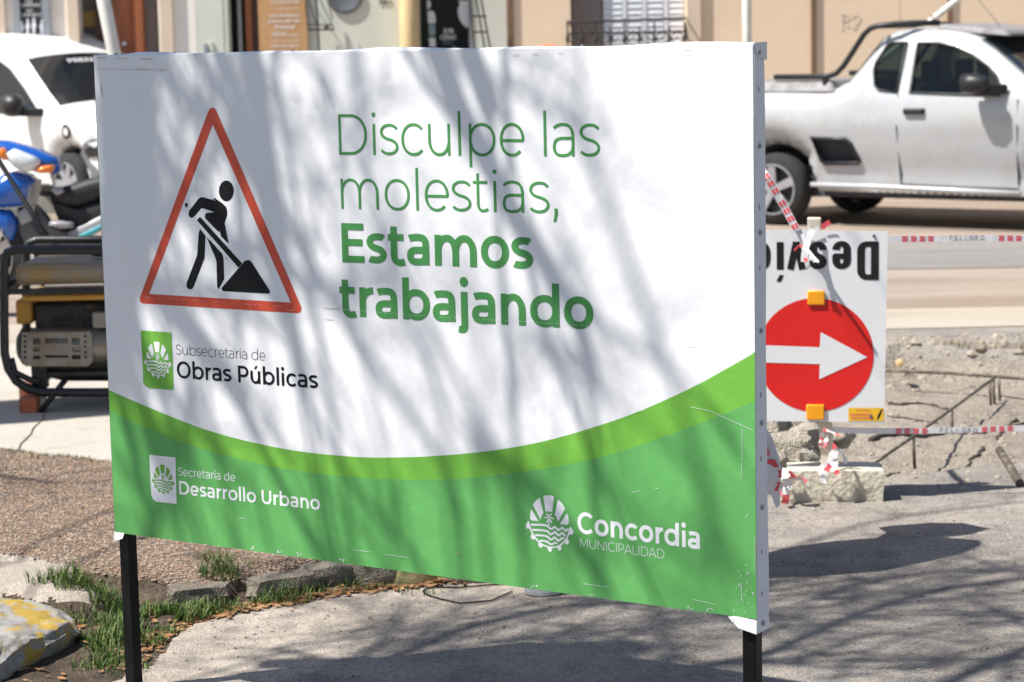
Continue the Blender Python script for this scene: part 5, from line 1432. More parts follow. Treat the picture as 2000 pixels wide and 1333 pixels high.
# windscreen and rear window
def cross_pane(i0, i1, name, mat, T, outl, Wf, Wt, off=.0, crown=.035, parent=None, ins=.05):
    mb = MB(); nc = 10
    for i in range(i0, i1 + 1):
        L_, z_ = outl[i]; w0 = Wf(L_, z_) + ins
        for c in range(nc + 1):
            t = c / nc; cr = crown * (1 - (2 * t - 1) ** 2); mb.v.append(tuple(T(L_ + off, w0 + (Wt - 2 * w0) * t, z_ + cr - .004)))
    for i in range(i1 - i0):
        for c in range(nc): k = i * (nc + 1) + c; mb.f.append((k, k + 1, k + nc + 2, k + nc + 1)); mb.m.append(0)
    return mb.build(name, mat, parent, recalc=False, smooth=True)
cross_pane(i_ws[0], i_ws[-1] + 1, 'windscreen', m_ws, TT, out, W_truck, WT, parent=tk)
if i_rw: cross_pane(i_rw[0], i_rw[2] + 1, 'rear_window', m_glass, TT, out, W_truck, WT, parent=tk)
# interior
mb = MB()
def tbox(mb, L0, L1, w0, w1, z0, z1): return mb.hexa([TT(L0, w0, z0), TT(L1, w0, z0), TT(L1, w1, z0), TT(L0, w1, z0), TT(L0, w0, z1), TT(L1, w0, z1), TT(L1, w1, z1), TT(L0, w1, z1)])
for w0 in (.28, .92):
    tbox(mb, 1.18, 1.32, w0, w0 + .44, .5, 1.18); tbox(mb, 1.18, 1.26, w0 + .10, w0 + .34, 1.18, 1.36); tbox(mb, 1.2, 1.75, w0, w0 + .44, .45, .62)
tbox(mb, 2.05, 2.5, .12, WT - .12, .5, 1.02)
mb.build('seats', m_int, tk, bevel=.02)
MB().lathe(TT(1.93, .5, 1.02), (TT(1, 0, .3) - TT(0, 0, 0)), [(0, .18), (.02, .18)], 20).build('steering_wheel', m_int, tk)
# door lines, handle, sill, bar, mirror
def line_on(pts_px, name, r=.008, mat=m_blackp, T=TT, Wf=W_truck, par=tk, PL=TP, off=-.001):
    q = [PL.inv(*p) for p in pts_px]; return MB().tube([T(p[0], Wf(*p) - off, p[1]) for p in q], r, 5).build(name, mat, par, smooth=True)
m_gap = M('panel_gap', (.03, .03, .03), .8)
line_on([(1750, 186), (1748, 250), (1746, 320), (1745, 361)], 'door_gap', .007, m_gap)
line_on([(1985, 195), (1984, 250), (1978, 320), (1976, 366)], 'door_gap', .007, m_gap)
line_on([(1745, 362), (1860, 368), (1976, 372)], 'door_gap', .006, m_gap)
hb = TP.inv(1783, 218)
MB().hexa([TT(hb[0] + a, W_truck(*hb) - b, hb[1] + c) for c in (-.025, .025) for (a, b) in ((-.10, -.01), (.10, -.01), (.085, .035), (-.085, .035))]).build('door_handle', m_blackp, tk, bevel=.012)
sl_ = [TP.inv(*p) for p in ((1583, 361), (1700, 365), (1850, 372), (1992, 379))]
MB().tube([TT(p[0], .015, p[1]) for p in sl_], .022, 8).build('sill_moulding', m_truckp, tk, smooth=True)
bar = [(1497, 152, 0), (1600, 151, 0), (1618, 145, 0), (1632, 130, 0), (1655, 95, 0), (1672, 68, 0), (1685, 56, 0), (1700, 51, 0)]
bp3 = [TT(TP.inv(x, y)[0], .14, TP.inv(x, y)[1]) for x, y, _ in bar]
top_ = [TT(TP.inv(x, y)[0], w_, TP.inv(x, y)[1]) for x, y, w_ in ((1725, 48, .16), (1760, 46, .25), (1800, 46, .34))]
MB().tube(bp3 + top_, .024, 10).build('sport_bar', m_blackp, tk, smooth=True)
MB().tube([TT(TP.inv(x, y)[0], WT - .14, TP.inv(x, y)[1]) for x, y, _ in bar], .024, 10).build('sport_bar', m_blackp, tk, smooth=True)
q0, q1 = TP.inv(1678, 62), TP.inv(1700, 51)
MB().tube([TT(q1[0], .14, q1[1]), TT(q1[0], WT - .14, q1[1])], .024, 10).build('sport_bar_crossmember', m_blackp, tk, smooth=True)
MB().tube([TT(TP.inv(1597, 154)[0], .14, 1.23), TT(TP.inv(1597, 154)[0], .14, 1.12)], .03, 8).build('bar_foot', m_blackp, tk)
cv = MB()
zz = TP.inv(1560, 170)[1]
cv.hexa([TT(-.9, .08, zz - .05), TT(.55, .08, zz - .05), TT(.55, WT - .08, zz - .05), TT(-.9, WT - .08, zz - .05), TT(-.9, .14, zz + .03), TT(.48, .14, zz + .05), TT(.48, WT - .14, zz + .05), TT(-.9, WT - .14, zz + .03)]).build('bed_cover', m_roofgrey, tk, bevel=.02)
mi = TP.inv(1915, 170)
MB().lathe(TT(mi[0] - .10, -.13, mi[1] + .03), TT(1, 0, 0) - TT(0, 0, 0), [(0, .03), (.01, .075), (.10, .08), (.19, .06), (.24, .02)], 16).build('mirror', m_blackp, tk, smooth=True)
MB().hexa([TT(mi[0] + a, b, mi[1] + c) for c in (-.06, .02) for (a, b) in ((-.02, -.10), (.12, -.10), (.22, .03), (.0, .03))]).build('mirror_arm', m_blackp, tk, bevel=.01)
rg = MB(); rg.hexa([TT(1.35, .26, 1.605), TT(2.0, .30, 1.545), TT(2.0, WT - .3, 1.545), TT(1.35, WT - .26, 1.605), TT(1.4, .3, 1.66), TT(1.95, .34, 1.60), TT(1.95, WT - .34, 1.60), TT(1.4, WT - .3, 1.66)]); rg.build('roof_reflection', m_roofgrey, tk, bevel=.03)  # grey slab stands for the reflecting roof top
a = TT(TP.inv(1960, 62)[0] - .25, .8, 1.6)
MB().tube([at(1962, 66, a.y), at(1940, 35, a.y), at(1905, -8, a.y)], .0025, 5).build('aerial', m_blackp, tk)
wa = (TP.n)
for L_ in (0, 2.62):
    for (w0, sgn) in ((.10, 1), (WT - .10, -1)):
        wheel(TT(L_, w0, .305), -TP.n * sgn, .305, .19, tk, 5, m_silver)
ub = MB(); tbox(ub, -.6, 3.2, .22, WT - .22, .24, .5); ub.build('underbody', m_int, tk)
fl = MB(); tbox(fl, 3.30, 3.45, .1, .42, .62, .80); fl.build('headlamp', m_lens, tk, bevel=.02)
fl = MB(); tbox(fl, 3.30, 3.45, WT - .42, WT - .1, .62, .80); fl.build('headlamp', m_lens, tk, bevel=.02)
fl = MB(); tbox(fl, -.99, -.9, .03, .2, .6, .95); fl.build('tail_lamp', m_tapered, tk, bevel=.02)

# --- white press van at the left
yv = math.radians(48); vb0 = G(130, 421)
VP_ = Plane((vb0.x, vb0.y, 0), (math.cos(yv), -math.sin(yv), 0))
vn = thing('white_van', 'white press van with dark windscreen parked behind the motorbike', 'van', tuple(VP_.P(-1, 0, -.8)))
def TV(L, w_, z): return VP_.P(L, z, -w_)
WV = 1.66
def W_van(x, z):
    r = .02
    if z > .95: r += .20 * (z - .95) * 1.0
    r += .10 * max(0, .8 - z)
    if x > .3: r += .30 * (x - .3) ** 2 * 1.2
    return r
vo = [(-3.35, .3), (-3.42, .6), (-3.38, 1.4), (-3.2, 1.66), (-2.7, 1.75), (-2.1, 1.77), (-1.6, 1.745), (-1.22, 1.66), (-.95, 1.505), (-.70, 1.34), (-.45, 1.18), (-.22, 1.05), (.0, 1.0), (.25, .96), (.45, .88), (.60, .78), (.68, .6), (.70, .4), (.64, .24)]
vo += [(.5, .24)] + [(x, z) for x, z in arch(0, .36, -5, 185)] + [(-1.2, .26), (-2.2, .26)] + [(x - 2.6, z) for x, z in arch(0, .36, -3, 183)]
vw = [(-1.4, 1.50), (-1.12, 1.40), (-.78, 1.20), (-.46, .98), (-1.7, .98), (-1.7, 1.54)]
vw2 = [(-1.85, 1.54), (-1.85, 1.0), (-3.0, 1.02), (-3.0, 1.5)]
iw = [i for i in range(len(vo) - 1) if vo[i][0] >= -.96 and vo[i + 1][0] <= -.21 and vo[i][1] > .98]
pillow('body', TV, vo, [vw, vw2], W_van, WV, m_carw, vn, skip=iw, crown=.05)
cross_pane(iw[0], iw[-1] + 1, 'windscreen', m_ws, TV, vo, W_van, WV, parent=vn, crown=.05, ins=.075)
for w_ in (vw, vw2):
    pane(grow(w_, 1.02), 'window', m_vglass, vn); pane(grow(w_, 1.02), 'window', m_vglass, vn, far=WV); framing(w_, 'window_seal', TV, W_van, .012, m_blackp, vn)
mb = MB()
def vbox(mb, L0, L1, w0, w1, z0, z1): return mb.hexa([TV(L0, w0, z0), TV(L1, w0, z0), TV(L1, w1, z0), TV(L0, w1, z0), TV(L0, w0, z1), TV(L1, w0, z1), TV(L1, w1, z1), TV(L0, w1, z1)])
vbox(mb, -.7, -.2, .15, WV - .15, .5, .98); vbox(mb, -1.35, -1.2, .25, .7, .5, 1.25); vbox(mb, -1.35, -1.2, .95, 1.4, .5, 1.25); vbox(mb, -3.2, .5, .2, WV - .2, .25, .5); vbox(mb, -1.75, -1.7, .12, WV - .12, .5, 1.6)
mb.build('interior', m_int, vn)
for (L_) in (0, -2.6):
    for (w0, sgn) in ((.10, 1), (WV - .10, -1)): wheel(TV(L_, w0, .30), -VP_.n * sgn, .30, .18, vn, 7, m_silver)
# PRENSA lettering on the windscreen's upper edge
def ws_pt(t, s):   # t across 0..1, s down the screen 0..1 (upper rail first)
    i = iw[0]; a, b = vo[i], vo[i + 1]; f = s * 1.0
    L_, z_ = a[0] + (b[0] - a[0]) * f, a[1] + (b[1] - a[1]) * f; w0 = W_van(L_, z_) + .075; cr = .05 * (1 - (2 * t - 1) ** 2)
    nrm = (TV(1, 0, 0) - TV(0, 0, 0)) * .59 + Vector((0, 0, .81))
    return TV(L_, w0 + (WV - 2 * w0) * t, z_ + cr) + nrm * .006
mbt = text_mesh('PRENSA'.replace('R', 'R'), lambda u, v, l: ws_pt(u, .56 - v * .30), .75, 1.0, .32, 0, .66)
mbt.build('windscreen_lettering', m_pwhite, vn, recalc=False)
for k in range(2):
    MB().tube([TV(-.20, .5 + k * .55, 1.09), TV(-.36, .62 + k * .5, 1.18), TV(-.60, .95 + k * .45, 1.33)], .010, 5).build('wiper', m_blackp, vn)
q = VP_.inv(127, 258)
def vmark(L_, z_, r, name, mat, off):
    mb = MB(); mb.poly([[(L_ + r * 1.0 * math.cos(a * math.pi / 10), z_ + r * math.sin(a * math.pi / 10)) for a in range(20)]], lambda u, v: TV(u, W_van(u, v) - off, v)); return mb.build(name, mat, vn, recalc=False)
vmark(q[0], q[1], .075, 'round_badge', m_blackp, .012); vmark(q[0], q[1], .038, 'badge_centre', m_pwhite, .016)
c = TV(-.64, -.16, 1.06)
MB().lathe(c, (TV(1, 0, 0) - TV(0, 0, 0)), [(-.10, .05), (-.08, .11), (.03, .115), (.10, .08), (.13, .03)], 16).build('mirror', m_blackp, vn, smooth=True)
MB().hexa([TV(-.64 + a, b, 1.0 + c_) for c_ in (-.05, .03) for (a, b) in ((-.02, -.12), (.12, -.12), (.26, .03), (.05, .03))]).build('mirror_arm', m_blackp, vn, bevel=.01)
hl = [(.30, .86), (.48, .82), (.60, .72), (.50, .66), (.34, .72)]
pane(hl, 'headlamp', m_lens, vn, off=.008)
m_bump = M('grey_bumper', (.16, .165, .175), .6, .1, 10)
bump_pts = [(.26, .60), (.34, .70), (.48, .745), (.70, .73), (.72, .40), (.66, .24), (.42, .24), (.38, .42), (.33, .52)]
mb = MB(); tr = tessellate_polygon([[Vector((p[0], p[1], 0)) for p in bump_pts]]); mb.v = [tuple(TV(p[0], W_van(*p) - .012, p[1])) for p in bump_pts]; mb.f = [tuple(t) for t in tr]; mb.m = [0] * len(tr)
k = len(mb.v)
for z_ in (.24, .40, .73):
    L_ = .66 if z_ < .3 else .725
    for c in range(9): mb.v.append(tuple(TV(L_ + .05 * math.sin(math.pi * c / 8), W_van(L_, z_) - .012 + (WV - 2 * W_van(L_, z_) + .024) * c / 8, z_)))
for r_ in range(2):
    for c in range(8): j = k + r_ * 9 + c; mb.f.append((j, j + 1, j + 10, j + 9)); mb.m.append(0)
mb.build('bumper', m_bump, vn, recalc=False, smooth=True, angle=40)
mb = MB(); mb.poly([[(.46 + .11 * math.cos(a * math.pi / 8), .62 + .05 * math.sin(a * math.pi / 8)) for a in range(16)]], lambda u, v: TV(u, W_van(u, v) - .018, v)); mb.build('fog_lamp_recess', m_blackp, vn, recalc=False)
line_on([(30, 226), (26, 300), (28, 380)], 'door_gap', .003, m_gap, TV, W_van, vn, VP_)
# ------------------------------------------------------------------ street fronts
YF = 23.6
FP = Plane((0, YF, 0), (1, 0, 0))
m_cream = M('cream_wall', (.88, .82, .74), .85, .04, 2, .2, 30, dirt=(.80, .72, .63), dscale=1.2, dlo=.5, dhi=.75)
m_creamtrim = M('beige_trim', (.72, .58, .44), .85, .05, 3, .2, 30)
m_sage = M('sage_wall', (.66, .67, .58), .85, .05, 2, .25, 25, dirt=(.60, .60, .50), dscale=1.5, dlo=.5, dhi=.75)
m_beige = M('beige_wall', (.86, .67, .48), .88, .04, 1.5, .25, 25, dirt=(.80, .61, .43), dscale=1.3, dlo=.48, dhi=.7)
m_brownpipe = M('brown_pipe', (.20, .12, .07), .6, .15, 10)
m_wood = M('door_wood', (.30, .09, .03), .4, .3, 6, .2, 30, stretch=(1, 1, .15), coat=.2)
m_wood2 = M('dark_door_wood', (.06, .022, .012), .5, .3, 6, stretch=(1, 1, .15))
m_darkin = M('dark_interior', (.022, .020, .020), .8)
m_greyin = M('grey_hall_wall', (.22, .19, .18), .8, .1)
m_frameg = M('grey_frame', (.30, .32, .35), .5, .1)
m_bboard = M('chalkboard', (.022, .022, .024), .6, .2)
m_iron = M('wrought_iron', (.035, .03, .028), .5, .2, 20)
m_log = M('log_post', (.62, .46, .24), .75, .25, 4, .4, 20, stretch=(2, 2, .3), dirt=(.36, .22, .10), dscale=3, dlo=.52, dhi=.66)
m_burlap = M('burlap', (.55, .32, .15), .9, .15, 60, .5, 200, stretch=(1, 1, 1))
m_shut = M('white_shutter', (.76, .78, .82), .5, .05)
m_polew = M('white_pole_paint', (.78, .76, .70), .5, .08, 8, dirt=(.45, .36, .28), dscale=6, dlo=.6, dhi=.7)
m_brass = M('yellow_notice', (.55, .36, .10), .6, .2, 20)
m_swin = glass('shop_glass', (.5, .5, .5), .45)
def fu(x, y=50, off=0): return FP.inv(x, y, off)[0]
def fz(y, x=1000, off=0): return FP.inv(x, y, off)[1]
HT = 4.6
def wseg(mb, x0, x1, z0=.14, z1=HT, o0=-.3, o1=0): mb.pbox(FP, fu(x0), z0, fu(x1), z1, o0, o1)
def fitem(name, x0, y0, x1, y1, o0, o1, mat, par, bev=0, z0=None, z1=None):
    a, b = FP.inv(x0, y1, o1), FP.inv(x1, y0, o1)
    return MB().pbox(FP, a[0], a[1] if z0 is None else z0, b[0], b[1] if z1 is None else z1, o0, o1).build(name, mat, par, bevel=bev)
# cream house
hc = thing('cream_house', 'cream house front with grey framed blackboard and brown wooden door at the left', 'house', tuple(FP.P(fu(100), .14)))
mb = MB(); wseg(mb, -420, 152); wseg(mb, 310, 383); wseg(mb, 152, 310, 2.75, HT)
mb.build('wall', m_cream, hc)
fitem('pilaster', 130, 0, 151, 0, .001, .05, m_creamtrim, hc, z0=.14, z1=2.9)
fitem('door_surround', 311, 0, 335, 0, .001, .05, m_creamtrim, hc, z0=.14, z1=2.9)
fitem('pilaster', -30, 0, 7, 0, .001, .05, m_creamtrim, hc, z0=.14, z1=2.9)
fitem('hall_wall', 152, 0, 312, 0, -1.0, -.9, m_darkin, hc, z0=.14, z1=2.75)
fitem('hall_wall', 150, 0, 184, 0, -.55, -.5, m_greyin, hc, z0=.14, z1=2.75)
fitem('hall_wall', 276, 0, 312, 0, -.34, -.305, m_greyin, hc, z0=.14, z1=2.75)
fitem('door_step', 152, 0, 310, 0, -.9, -.001, m_conc, hc, z0=.10, z1=.30)
dr = fitem('door', 218, 0, 262, 0, -.22, -.17, m_wood, hc, z0=.3, z1=2.7)
fitem('door_frame', 262, 0, 276, 0, -.29, -.08, m_wood, hc, z0=.3, z1=2.74)
fitem('door_leaf', 184, 0, 202, 0, -.30, -.2, m_wood2, hc, z0=.3, z1=2.7)
for (a, b) in ((1.05, 1.32), (1.42, 2.5)):
    MB().pbox(FP, fu(226), a, fu(250), b, -.172, -.155).build('panel', m_wood, dr, bevel=.008)
MB().pbox(FP, fu(222), 1.33, fu(258), 1.40, -.172, -.145).build('moulding', m_wood, dr, bevel=.006)
MB().lathe(FP.P(fu(237), fz(86, 237), -.168), (0, -1, 0), [(0, .028), (.02, .03), (.05, .02)], 12).build('handle', m_chrome, dr, smooth=True)
fitem('notice', 158, 22, 186, 54, -.49, -.47, m_brass, hc)
bbd = thing('blackboard_sign', 'grey framed blackboard with white writing and figures on the cream wall', 'sign', tuple(FP.P(fu(62), 1.2, .03)))
fitem('frame', 29, 0, 37, 77, .002, .05, m_frameg, bbd, z1=2.6)
fitem('frame', 84, 0, 95, 77, .002, .05, m_frameg, bbd, z1=2.6)
fitem('board', 35, 0, 86, 76, .001, .03, m_bboard, bbd, z1=2.58)
fitem('frame', 29, 72, 95, 78, .002, .052, m_frameg, bbd)
def fpoly(name, loops, off, mat, par):
    return MB().poly([[FP.inv(x, y, off) for x, y in l] for l in loops], lambda u, v: FP.P(u, v, off)).build(name, mat, par, recalc=False)
def figure(x, y0, y1, w_):
    h = y1 - y0; r_ = 2.6
    return [(x - r_ * .5, y0 + .6), (x + r_ * .5, y0 + .4), (x + r_, y0 + r_), (x + r_ * .6, y0 + 2 * r_), (x + w_ * .8, y0 + h * .35), (x + w_, y0 + h * .6), (x + w_ * .5, y0 + h * .62), (x + w_ * .55, y1), (x + .4, y1 - .5), (x, y0 + h * .75), (x - .4, y1), (x - w_ * .6, y1 - .3), (x - w_ * .6, y0 + h * .62), (x - w_, y0 + h * .55), (x - w_ * .7, y0 + h * .34), (x - r_ * .6, y0 + 2 * r_), (x - r_, y0 + r_)]
for (x, y0, y1, w_) in ((42, 41, 69, 5.5), (54, 37, 67, 4.5), (66, 34, 67, 5), (82, 38, 67, 5)): fpoly('white_figure', [figure(x, y0, y1, w_)], .034, m_pwhite, bbd)
def fwords(txt, x0, x1, y, hpx, off, mat, par, t=.6, em=None):
    a, b = FP.inv(x0, y, off), FP.inv(x1, y, off); h_ = hpx / 187 / .70
    text_mesh(txt, lambda u, v, l: FP.P(u, v + a[1] * 0, off + l * .0006), t, h_, a[0], a[1], b[0]).build('white_writing', mat, par, recalc=False)
fwords('SI', 50, 62, 6, 5, .034, m_pwhite, bbd); fwords('COMPRAS', 36, 79, 14, 6, .034, m_pwhite, bbd)
fwords('NO', 52, 64, 24, 5, .034, m_pwhite, bbd); fwords('COMPARTIS', 38, 81, 33, 6, .034, m_pwhite, bbd)
fwords('ASADOS', 47, 82, 75, 4, .034, m_pwhite, bbd)
# sage house
hs = thing('sage_house', 'grey-green shop front with a tall dark doorway and shop window in the middle', 'house', tuple(FP.P(fu(640), .14)))
mb = MB(); wseg(mb, 383.6, 445); wseg(mb, 507, 820); wseg(mb, 445, 507, 2.7, HT); wseg(mb, 820, 919, 2.7, HT); wseg(mb, 820, 919, .14, .55); wseg(mb, 919, 990)
mb.build('wall', m_sage, hs)
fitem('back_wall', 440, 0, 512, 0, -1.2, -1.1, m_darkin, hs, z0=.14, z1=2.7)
fitem('door_frame', 463, 0, 469, 0, -.28, -.2, m_frameg, hs, z0=.14, z1=2.7)
fitem('door_leaf', 478, 0, 490, 0, -.29, -.2, m_wood, hs, z0=.14, z1=2.7)
fitem('door_leaf', 490, 0, 509, 0, -.29, -.22, m_wood2, hs, z0=.14, z1=2.7)
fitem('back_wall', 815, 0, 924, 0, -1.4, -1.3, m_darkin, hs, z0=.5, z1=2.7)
fitem('wall_groove', 434, 0, 436, 0, .0005, .003, m_frameg, hs, z0=.14, z1=3.0)
fitem('socket', 398, 86, 405, 105, .001, .03, m_frameg, hs)
fitem('socket_lid', 409, 82, 415, 105, .001, .02, m_sage, hs)
fitem('shop_pane', 820, 0, 918, 0, -.12, -.115, m_swin, hs, z0=.55, z1=2.7)
fitem('window_frame', 914, 0, 921, 0, -.13, -.02, m_frameg, hs, z0=.55, z1=2.7)
m_sticker = M('window_sticker', (.75, .77, .78), .5, .05); m_tealst = M('window_sticker_teal', (.25, .36, .38), .5, .05); m_mgrey = M('mid_grey_panel', (.10, .105, .11), .5, .1)
fpoly('window_graphic', [[(834, 0), (840, 2), (842, 10), (839, 17), (834, 18)]], -.105, m_sticker, hs)
fpoly('window_graphic', [[(835, 22), (844, 21), (849, 26), (851, 40), (850, 46), (836, 46)]], -.105, m_sticker, hs)
fpoly('window_graphic', [[(837, 48), (850, 48), (850, 70), (838, 70)]], -.105, m_tealst, hs)
fpoly('window_graphic', [[(838, 74), (850, 74), (851, 92), (839, 92)]], -.105, m_sticker, hs)
fpoly('window_graphic', [[(896, 2), (916, 1), (917, 54), (910, 54), (902, 46), (896, 34), (894, 18), (898, 10)]], -.105, m_sticker, hs)
fpoly('shop_counter', [[(851, 56), (905, 56), (918, 62), (918, 110), (851, 110)]], -.30, m_mgrey, hs)
fwords('VER', 862, 886, 66, 9, -.104, m_sticker, hs, .9); fwords('CENAS', 860, 891, 78, 9, -.104, m_sticker, hs, .9); fwords('VINO', 863, 884, 88, 8, -.104, m_tealst, hs, .2)
MB().lathe(FP.P(fu(887), fz(97, 887), -.05), (0, -1, .4), [(0, .03), (.02, .03), (.035, .015)], 14).build('chrome_knob', m_chrome, hs, smooth=True)
lg = thing('log_column', 'pale yellow log column standing left of the dark shop window', 'post', tuple(FP.P(fu(800), .14, .14)))
MB().tube([FP.P(fu(800), .14, .12), FP.P(fu(800) + .005, 1.6, .12), FP.P(fu(799), 3.2, .12)], [.105, .10, .098], 20).build('log', m_log, lg, smooth=True)
# round plate, number, banner
pl_ = thing('round_wall_plate', 'round grey metal plate on the grey-green wall beside the house number', 'plate', tuple(FP.P(fu(675), 1.9, .04)))
c = FP.inv(673, -8, .05)
MB().lathe(FP.P(c[0], c[1], .002), (0, -1, 0), [(0, .185), (.018, .185), (.024, .175), (.026, .15), (.02, .14)], 36).build('disc', M('plate_metal', (.16, .165, .18), .45, .15, 10, metal=.3), pl_, smooth=True, angle=40)
for i, ch in enumerate('361'):
    cu = bpy.data.curves.new('n', 'FONT'); cu.body = ch; cu.size = .085; cu.extrude = .004
    o = bpy.data.objects.new('n', cu); COL.objects.link(o); dg = bpy.context.evaluated_depsgraph_get(); me = bpy.data.meshes.new_from_object(o.evaluated_get(dg)); bpy.data.objects.remove(o)
    a = FP.inv(739 + i * 9.5, 8, .006)
    me.transform(Matrix.Translation(FP.P(a[0], a[1], .008) - wloc(hs)) @ Matrix.Rotation(math.pi / 2, 4, 'X')); me.materials.clear(); me.materials.append(m_iron)
    o = bpy.data.objects.new('house_number_digit', me); COL.objects.link(o); o.parent = hs
bn = thing('burlap_banner', 'brown burlap hanging banner with white handwriting beside the dark doorway', 'banner', tuple(FP.P(fu(553), 1.3, .04)))
fitem('cloth', 507, 0, 598, 108, .03, .036, m_burlap, bn, z0=.9, z1=2.5)
for (txt, x0, x1, y, h, tt) in (('Cocina', 529, 583, 8, 7, .5), ('casera', 535, 580, 20, 5, 0), ('Los mejores', 526, 584, 34, 6, .8), ('platos del dia', 524, 586, 45, 6, .8), ('Pasta', 537, 575, 57, 7, .8), ('Salsas', 531, 560, 71, 9, .5), ('ricas', 562, 582, 72, 5, .3), ('Minutas', 530, 583, 83, 5, 0), ('dulces', 529, 585, 93, 6, .5), ('Postres', 524, 568, 104, 5, .3), ('vino', 572, 585, 104, 5, .6)):
    fwords(txt, x0, x1, y, h, .040, m_pwhite, bn, tt)
# iron shelf bracket with its uprights, and dark rods standing for a stand's shadow at the window's right
br = thing('iron_wall_rack', 'thin black wrought iron rack fixed to the grey-green wall right of the burlap banner', 'rack', tuple(FP.P(fu(625), 1.4, .2)))
mb = MB()
F3 = lambda x, y, o: FP.P(*FP.inv(x, y, o), o)
for pts in ([(616, -20), (620, 30), (624, 110)], [(596, 0), (602, 58)], [(625, 0), (648, 48), (652, 58)], [(602, 0), (618, 46)], [(640, 0), (650, 40)]): mb.tube([F3(x, y, .10) for x, y in pts], .010 if pts[0][0] == 616 else .006, 6)
mb.tube([F3(602, 58, .10), F3(624, 58, .10), F3(653, 58, .10)], .010, 6); mb.tube([F3(600, 48, .10), F3(624, 49, .10), F3(650, 49, .10)], .007, 6); mb.tube([F3(634, 53, .10), F3(641, 53, .10)], .02, 6)
mb.tube([F3(620, 20, .10), F3(620, 20, 0)], .006, 5)
mb.build('rods', m_iron, br)
rk = thing('ladder_shadow_rods', 'slanted dark rods standing for a ladder-like shadow on the wall right of the shop window', 'rack', tuple(FP.P(fu(945), .2, .2)))
mb = MB()
for a, b in (((917, -20), (928, 112)), ((927, -20), (962, 112)), ((936, -20), (975, 112))): mb.tube([F3(*a, .14), F3(b[0] + 8, b[1] + 120, .22)], .010, 6)
for y, x0, x1 in ((32, 919, 950), (63, 922, 952), (100, 926, 972)): mb.tube([F3(x0, y, .17), F3(x1, y, .17)], .010, 6)
mb.build('rods', m_iron, rk)
# beige house
hb_ = thing('beige_house', 'long beige plastered house front with white shuttered window and iron balcony', 'house', tuple(FP.P(fu(1500), .14)))
mb = MB(); wseg(mb, 991, 1115); wseg(mb, 1341, 3300); wseg(mb, 1115, 1341, 3.2, HT); wseg(mb, 1115, 1341, .14, .95)
mb.build('wall', m_beige, hb_)
for x in (1755, 2330): fitem('wall_joint', x, 0, x + 1.5, 0, .0005, .003, m_creamtrim, hb_, z0=.14, z1=HT - .2)
fitem('window_moulding', 1341.5, 0, 1368, 0, .001, .045, m_creamtrim, hb_, z0=.95, z1=3.2)
fitem('window_recess', 1112, 0, 1344, 0, -.30, -.27, m_greyin, hb_, z0=.9, z1=3.25)
wn = fitem('shutter', 1178, 0, 1340, 0, -.20, -.16, m_shut, hb_, z0=.97, z1=3.15)
fitem('shutter', 1117, 0, 1176, 0, -.26, -.16, m_greyin, hb_, z0=.97, z1=3.15)
for (x0, x1) in ((1181, 1216), (1224, 1255), (1262, 1296), (1304, 1337)):
    for k in range(24):
        z = 1.02 + k * .062
        a, b = fu(x0), fu(x1)
        p = [FP.P(a, z, -.140), FP.P(b, z, -.140), FP.P(b, z, -.157), FP.P(a, z, -.157), FP.P(a, z + .050, -.150), FP.P(b, z + .050, -.150), FP.P(b, z + .054, -.158), FP.P(a, z + .054, -.158)]
        if k == 0: s0 = MB().hexa(p).build('slat', m_shut, wn); ss = s0
        else:
            o = ss.copy(); COL.objects.link(o); o.parent = wn; o.location = (0, 0, k * .062)
for x in (1219, 1258, 1300): fitem('stile', x - 3.5, 0, x + 3.5, 0, -.159, -.135, m_shut, wn, z0=.98, z1=3.14)
bl = thing('iron_balcony', 'low wrought iron balcony rail with scroll rings in front of the white shutters', 'balcony', tuple(FP.P(fu(1225), .95, .25)))
OB = .26
def fb(x, y): return F3(x, y, OB)
mb = MB(); mb.tube([fb(1108, 44), fb(1338, 36)], .014, 8); mb.tube([fb(1108, 44), F3(1110, 44, 0)], .012, 6); mb.tube([fb(1338, 36), F3(1339, 36, 0)], .012, 6)
mb.tube([fb(1110, 66), fb(1338, 60)], .007, 6); zb_ = 1.02
mb.tube([FP.P(fu(1108), zb_, OB), FP.P(fu(1338), zb_, OB)], .014, 8)
mb.build('rail', m_iron, bl)
for i, x in enumerate((1108, 1136, 1163, 1192, 1220, 1249, 1278, 1307, 1337)):
    tall = i % 2 == 0
    a = fb(x, 43 if tall else 53); MB().tube([a, (a.x, a.y, zb_)], .009, 6).lathe((a.x, a.y, fb(x, 76).z), (0, 0, 1), [(-.05, .010), (0, .022), (.05, .010)], 8).build('baluster', m_iron, bl)
for i in range(8):
    x = 1122 + i * 28.7; a = fb(x, 75)
    r_ = MB().tube([a + Vector((.055 * math.cos(k * math.pi / 7), 0, .055 * math.sin(k * math.pi / 7))) for k in range(14)], .006, 5, closed=True)
    r_.tube([a + Vector((.02 * math.cos(k * 1.0), 0, .02 * math.sin(k * 1.0))) for k in range(5)], .006, 5)
    r_.tube([fb(x - 9, 66), a + Vector((0, 0, .075)), fb(x + 9, 66)], .006, 5)
    r_.build('scroll_ring', m_iron, bl)
MB().pbox(FP, fu(1106), .90, fu(1340), .96, .001, .30).build('slab', m_creamtrim, bl)
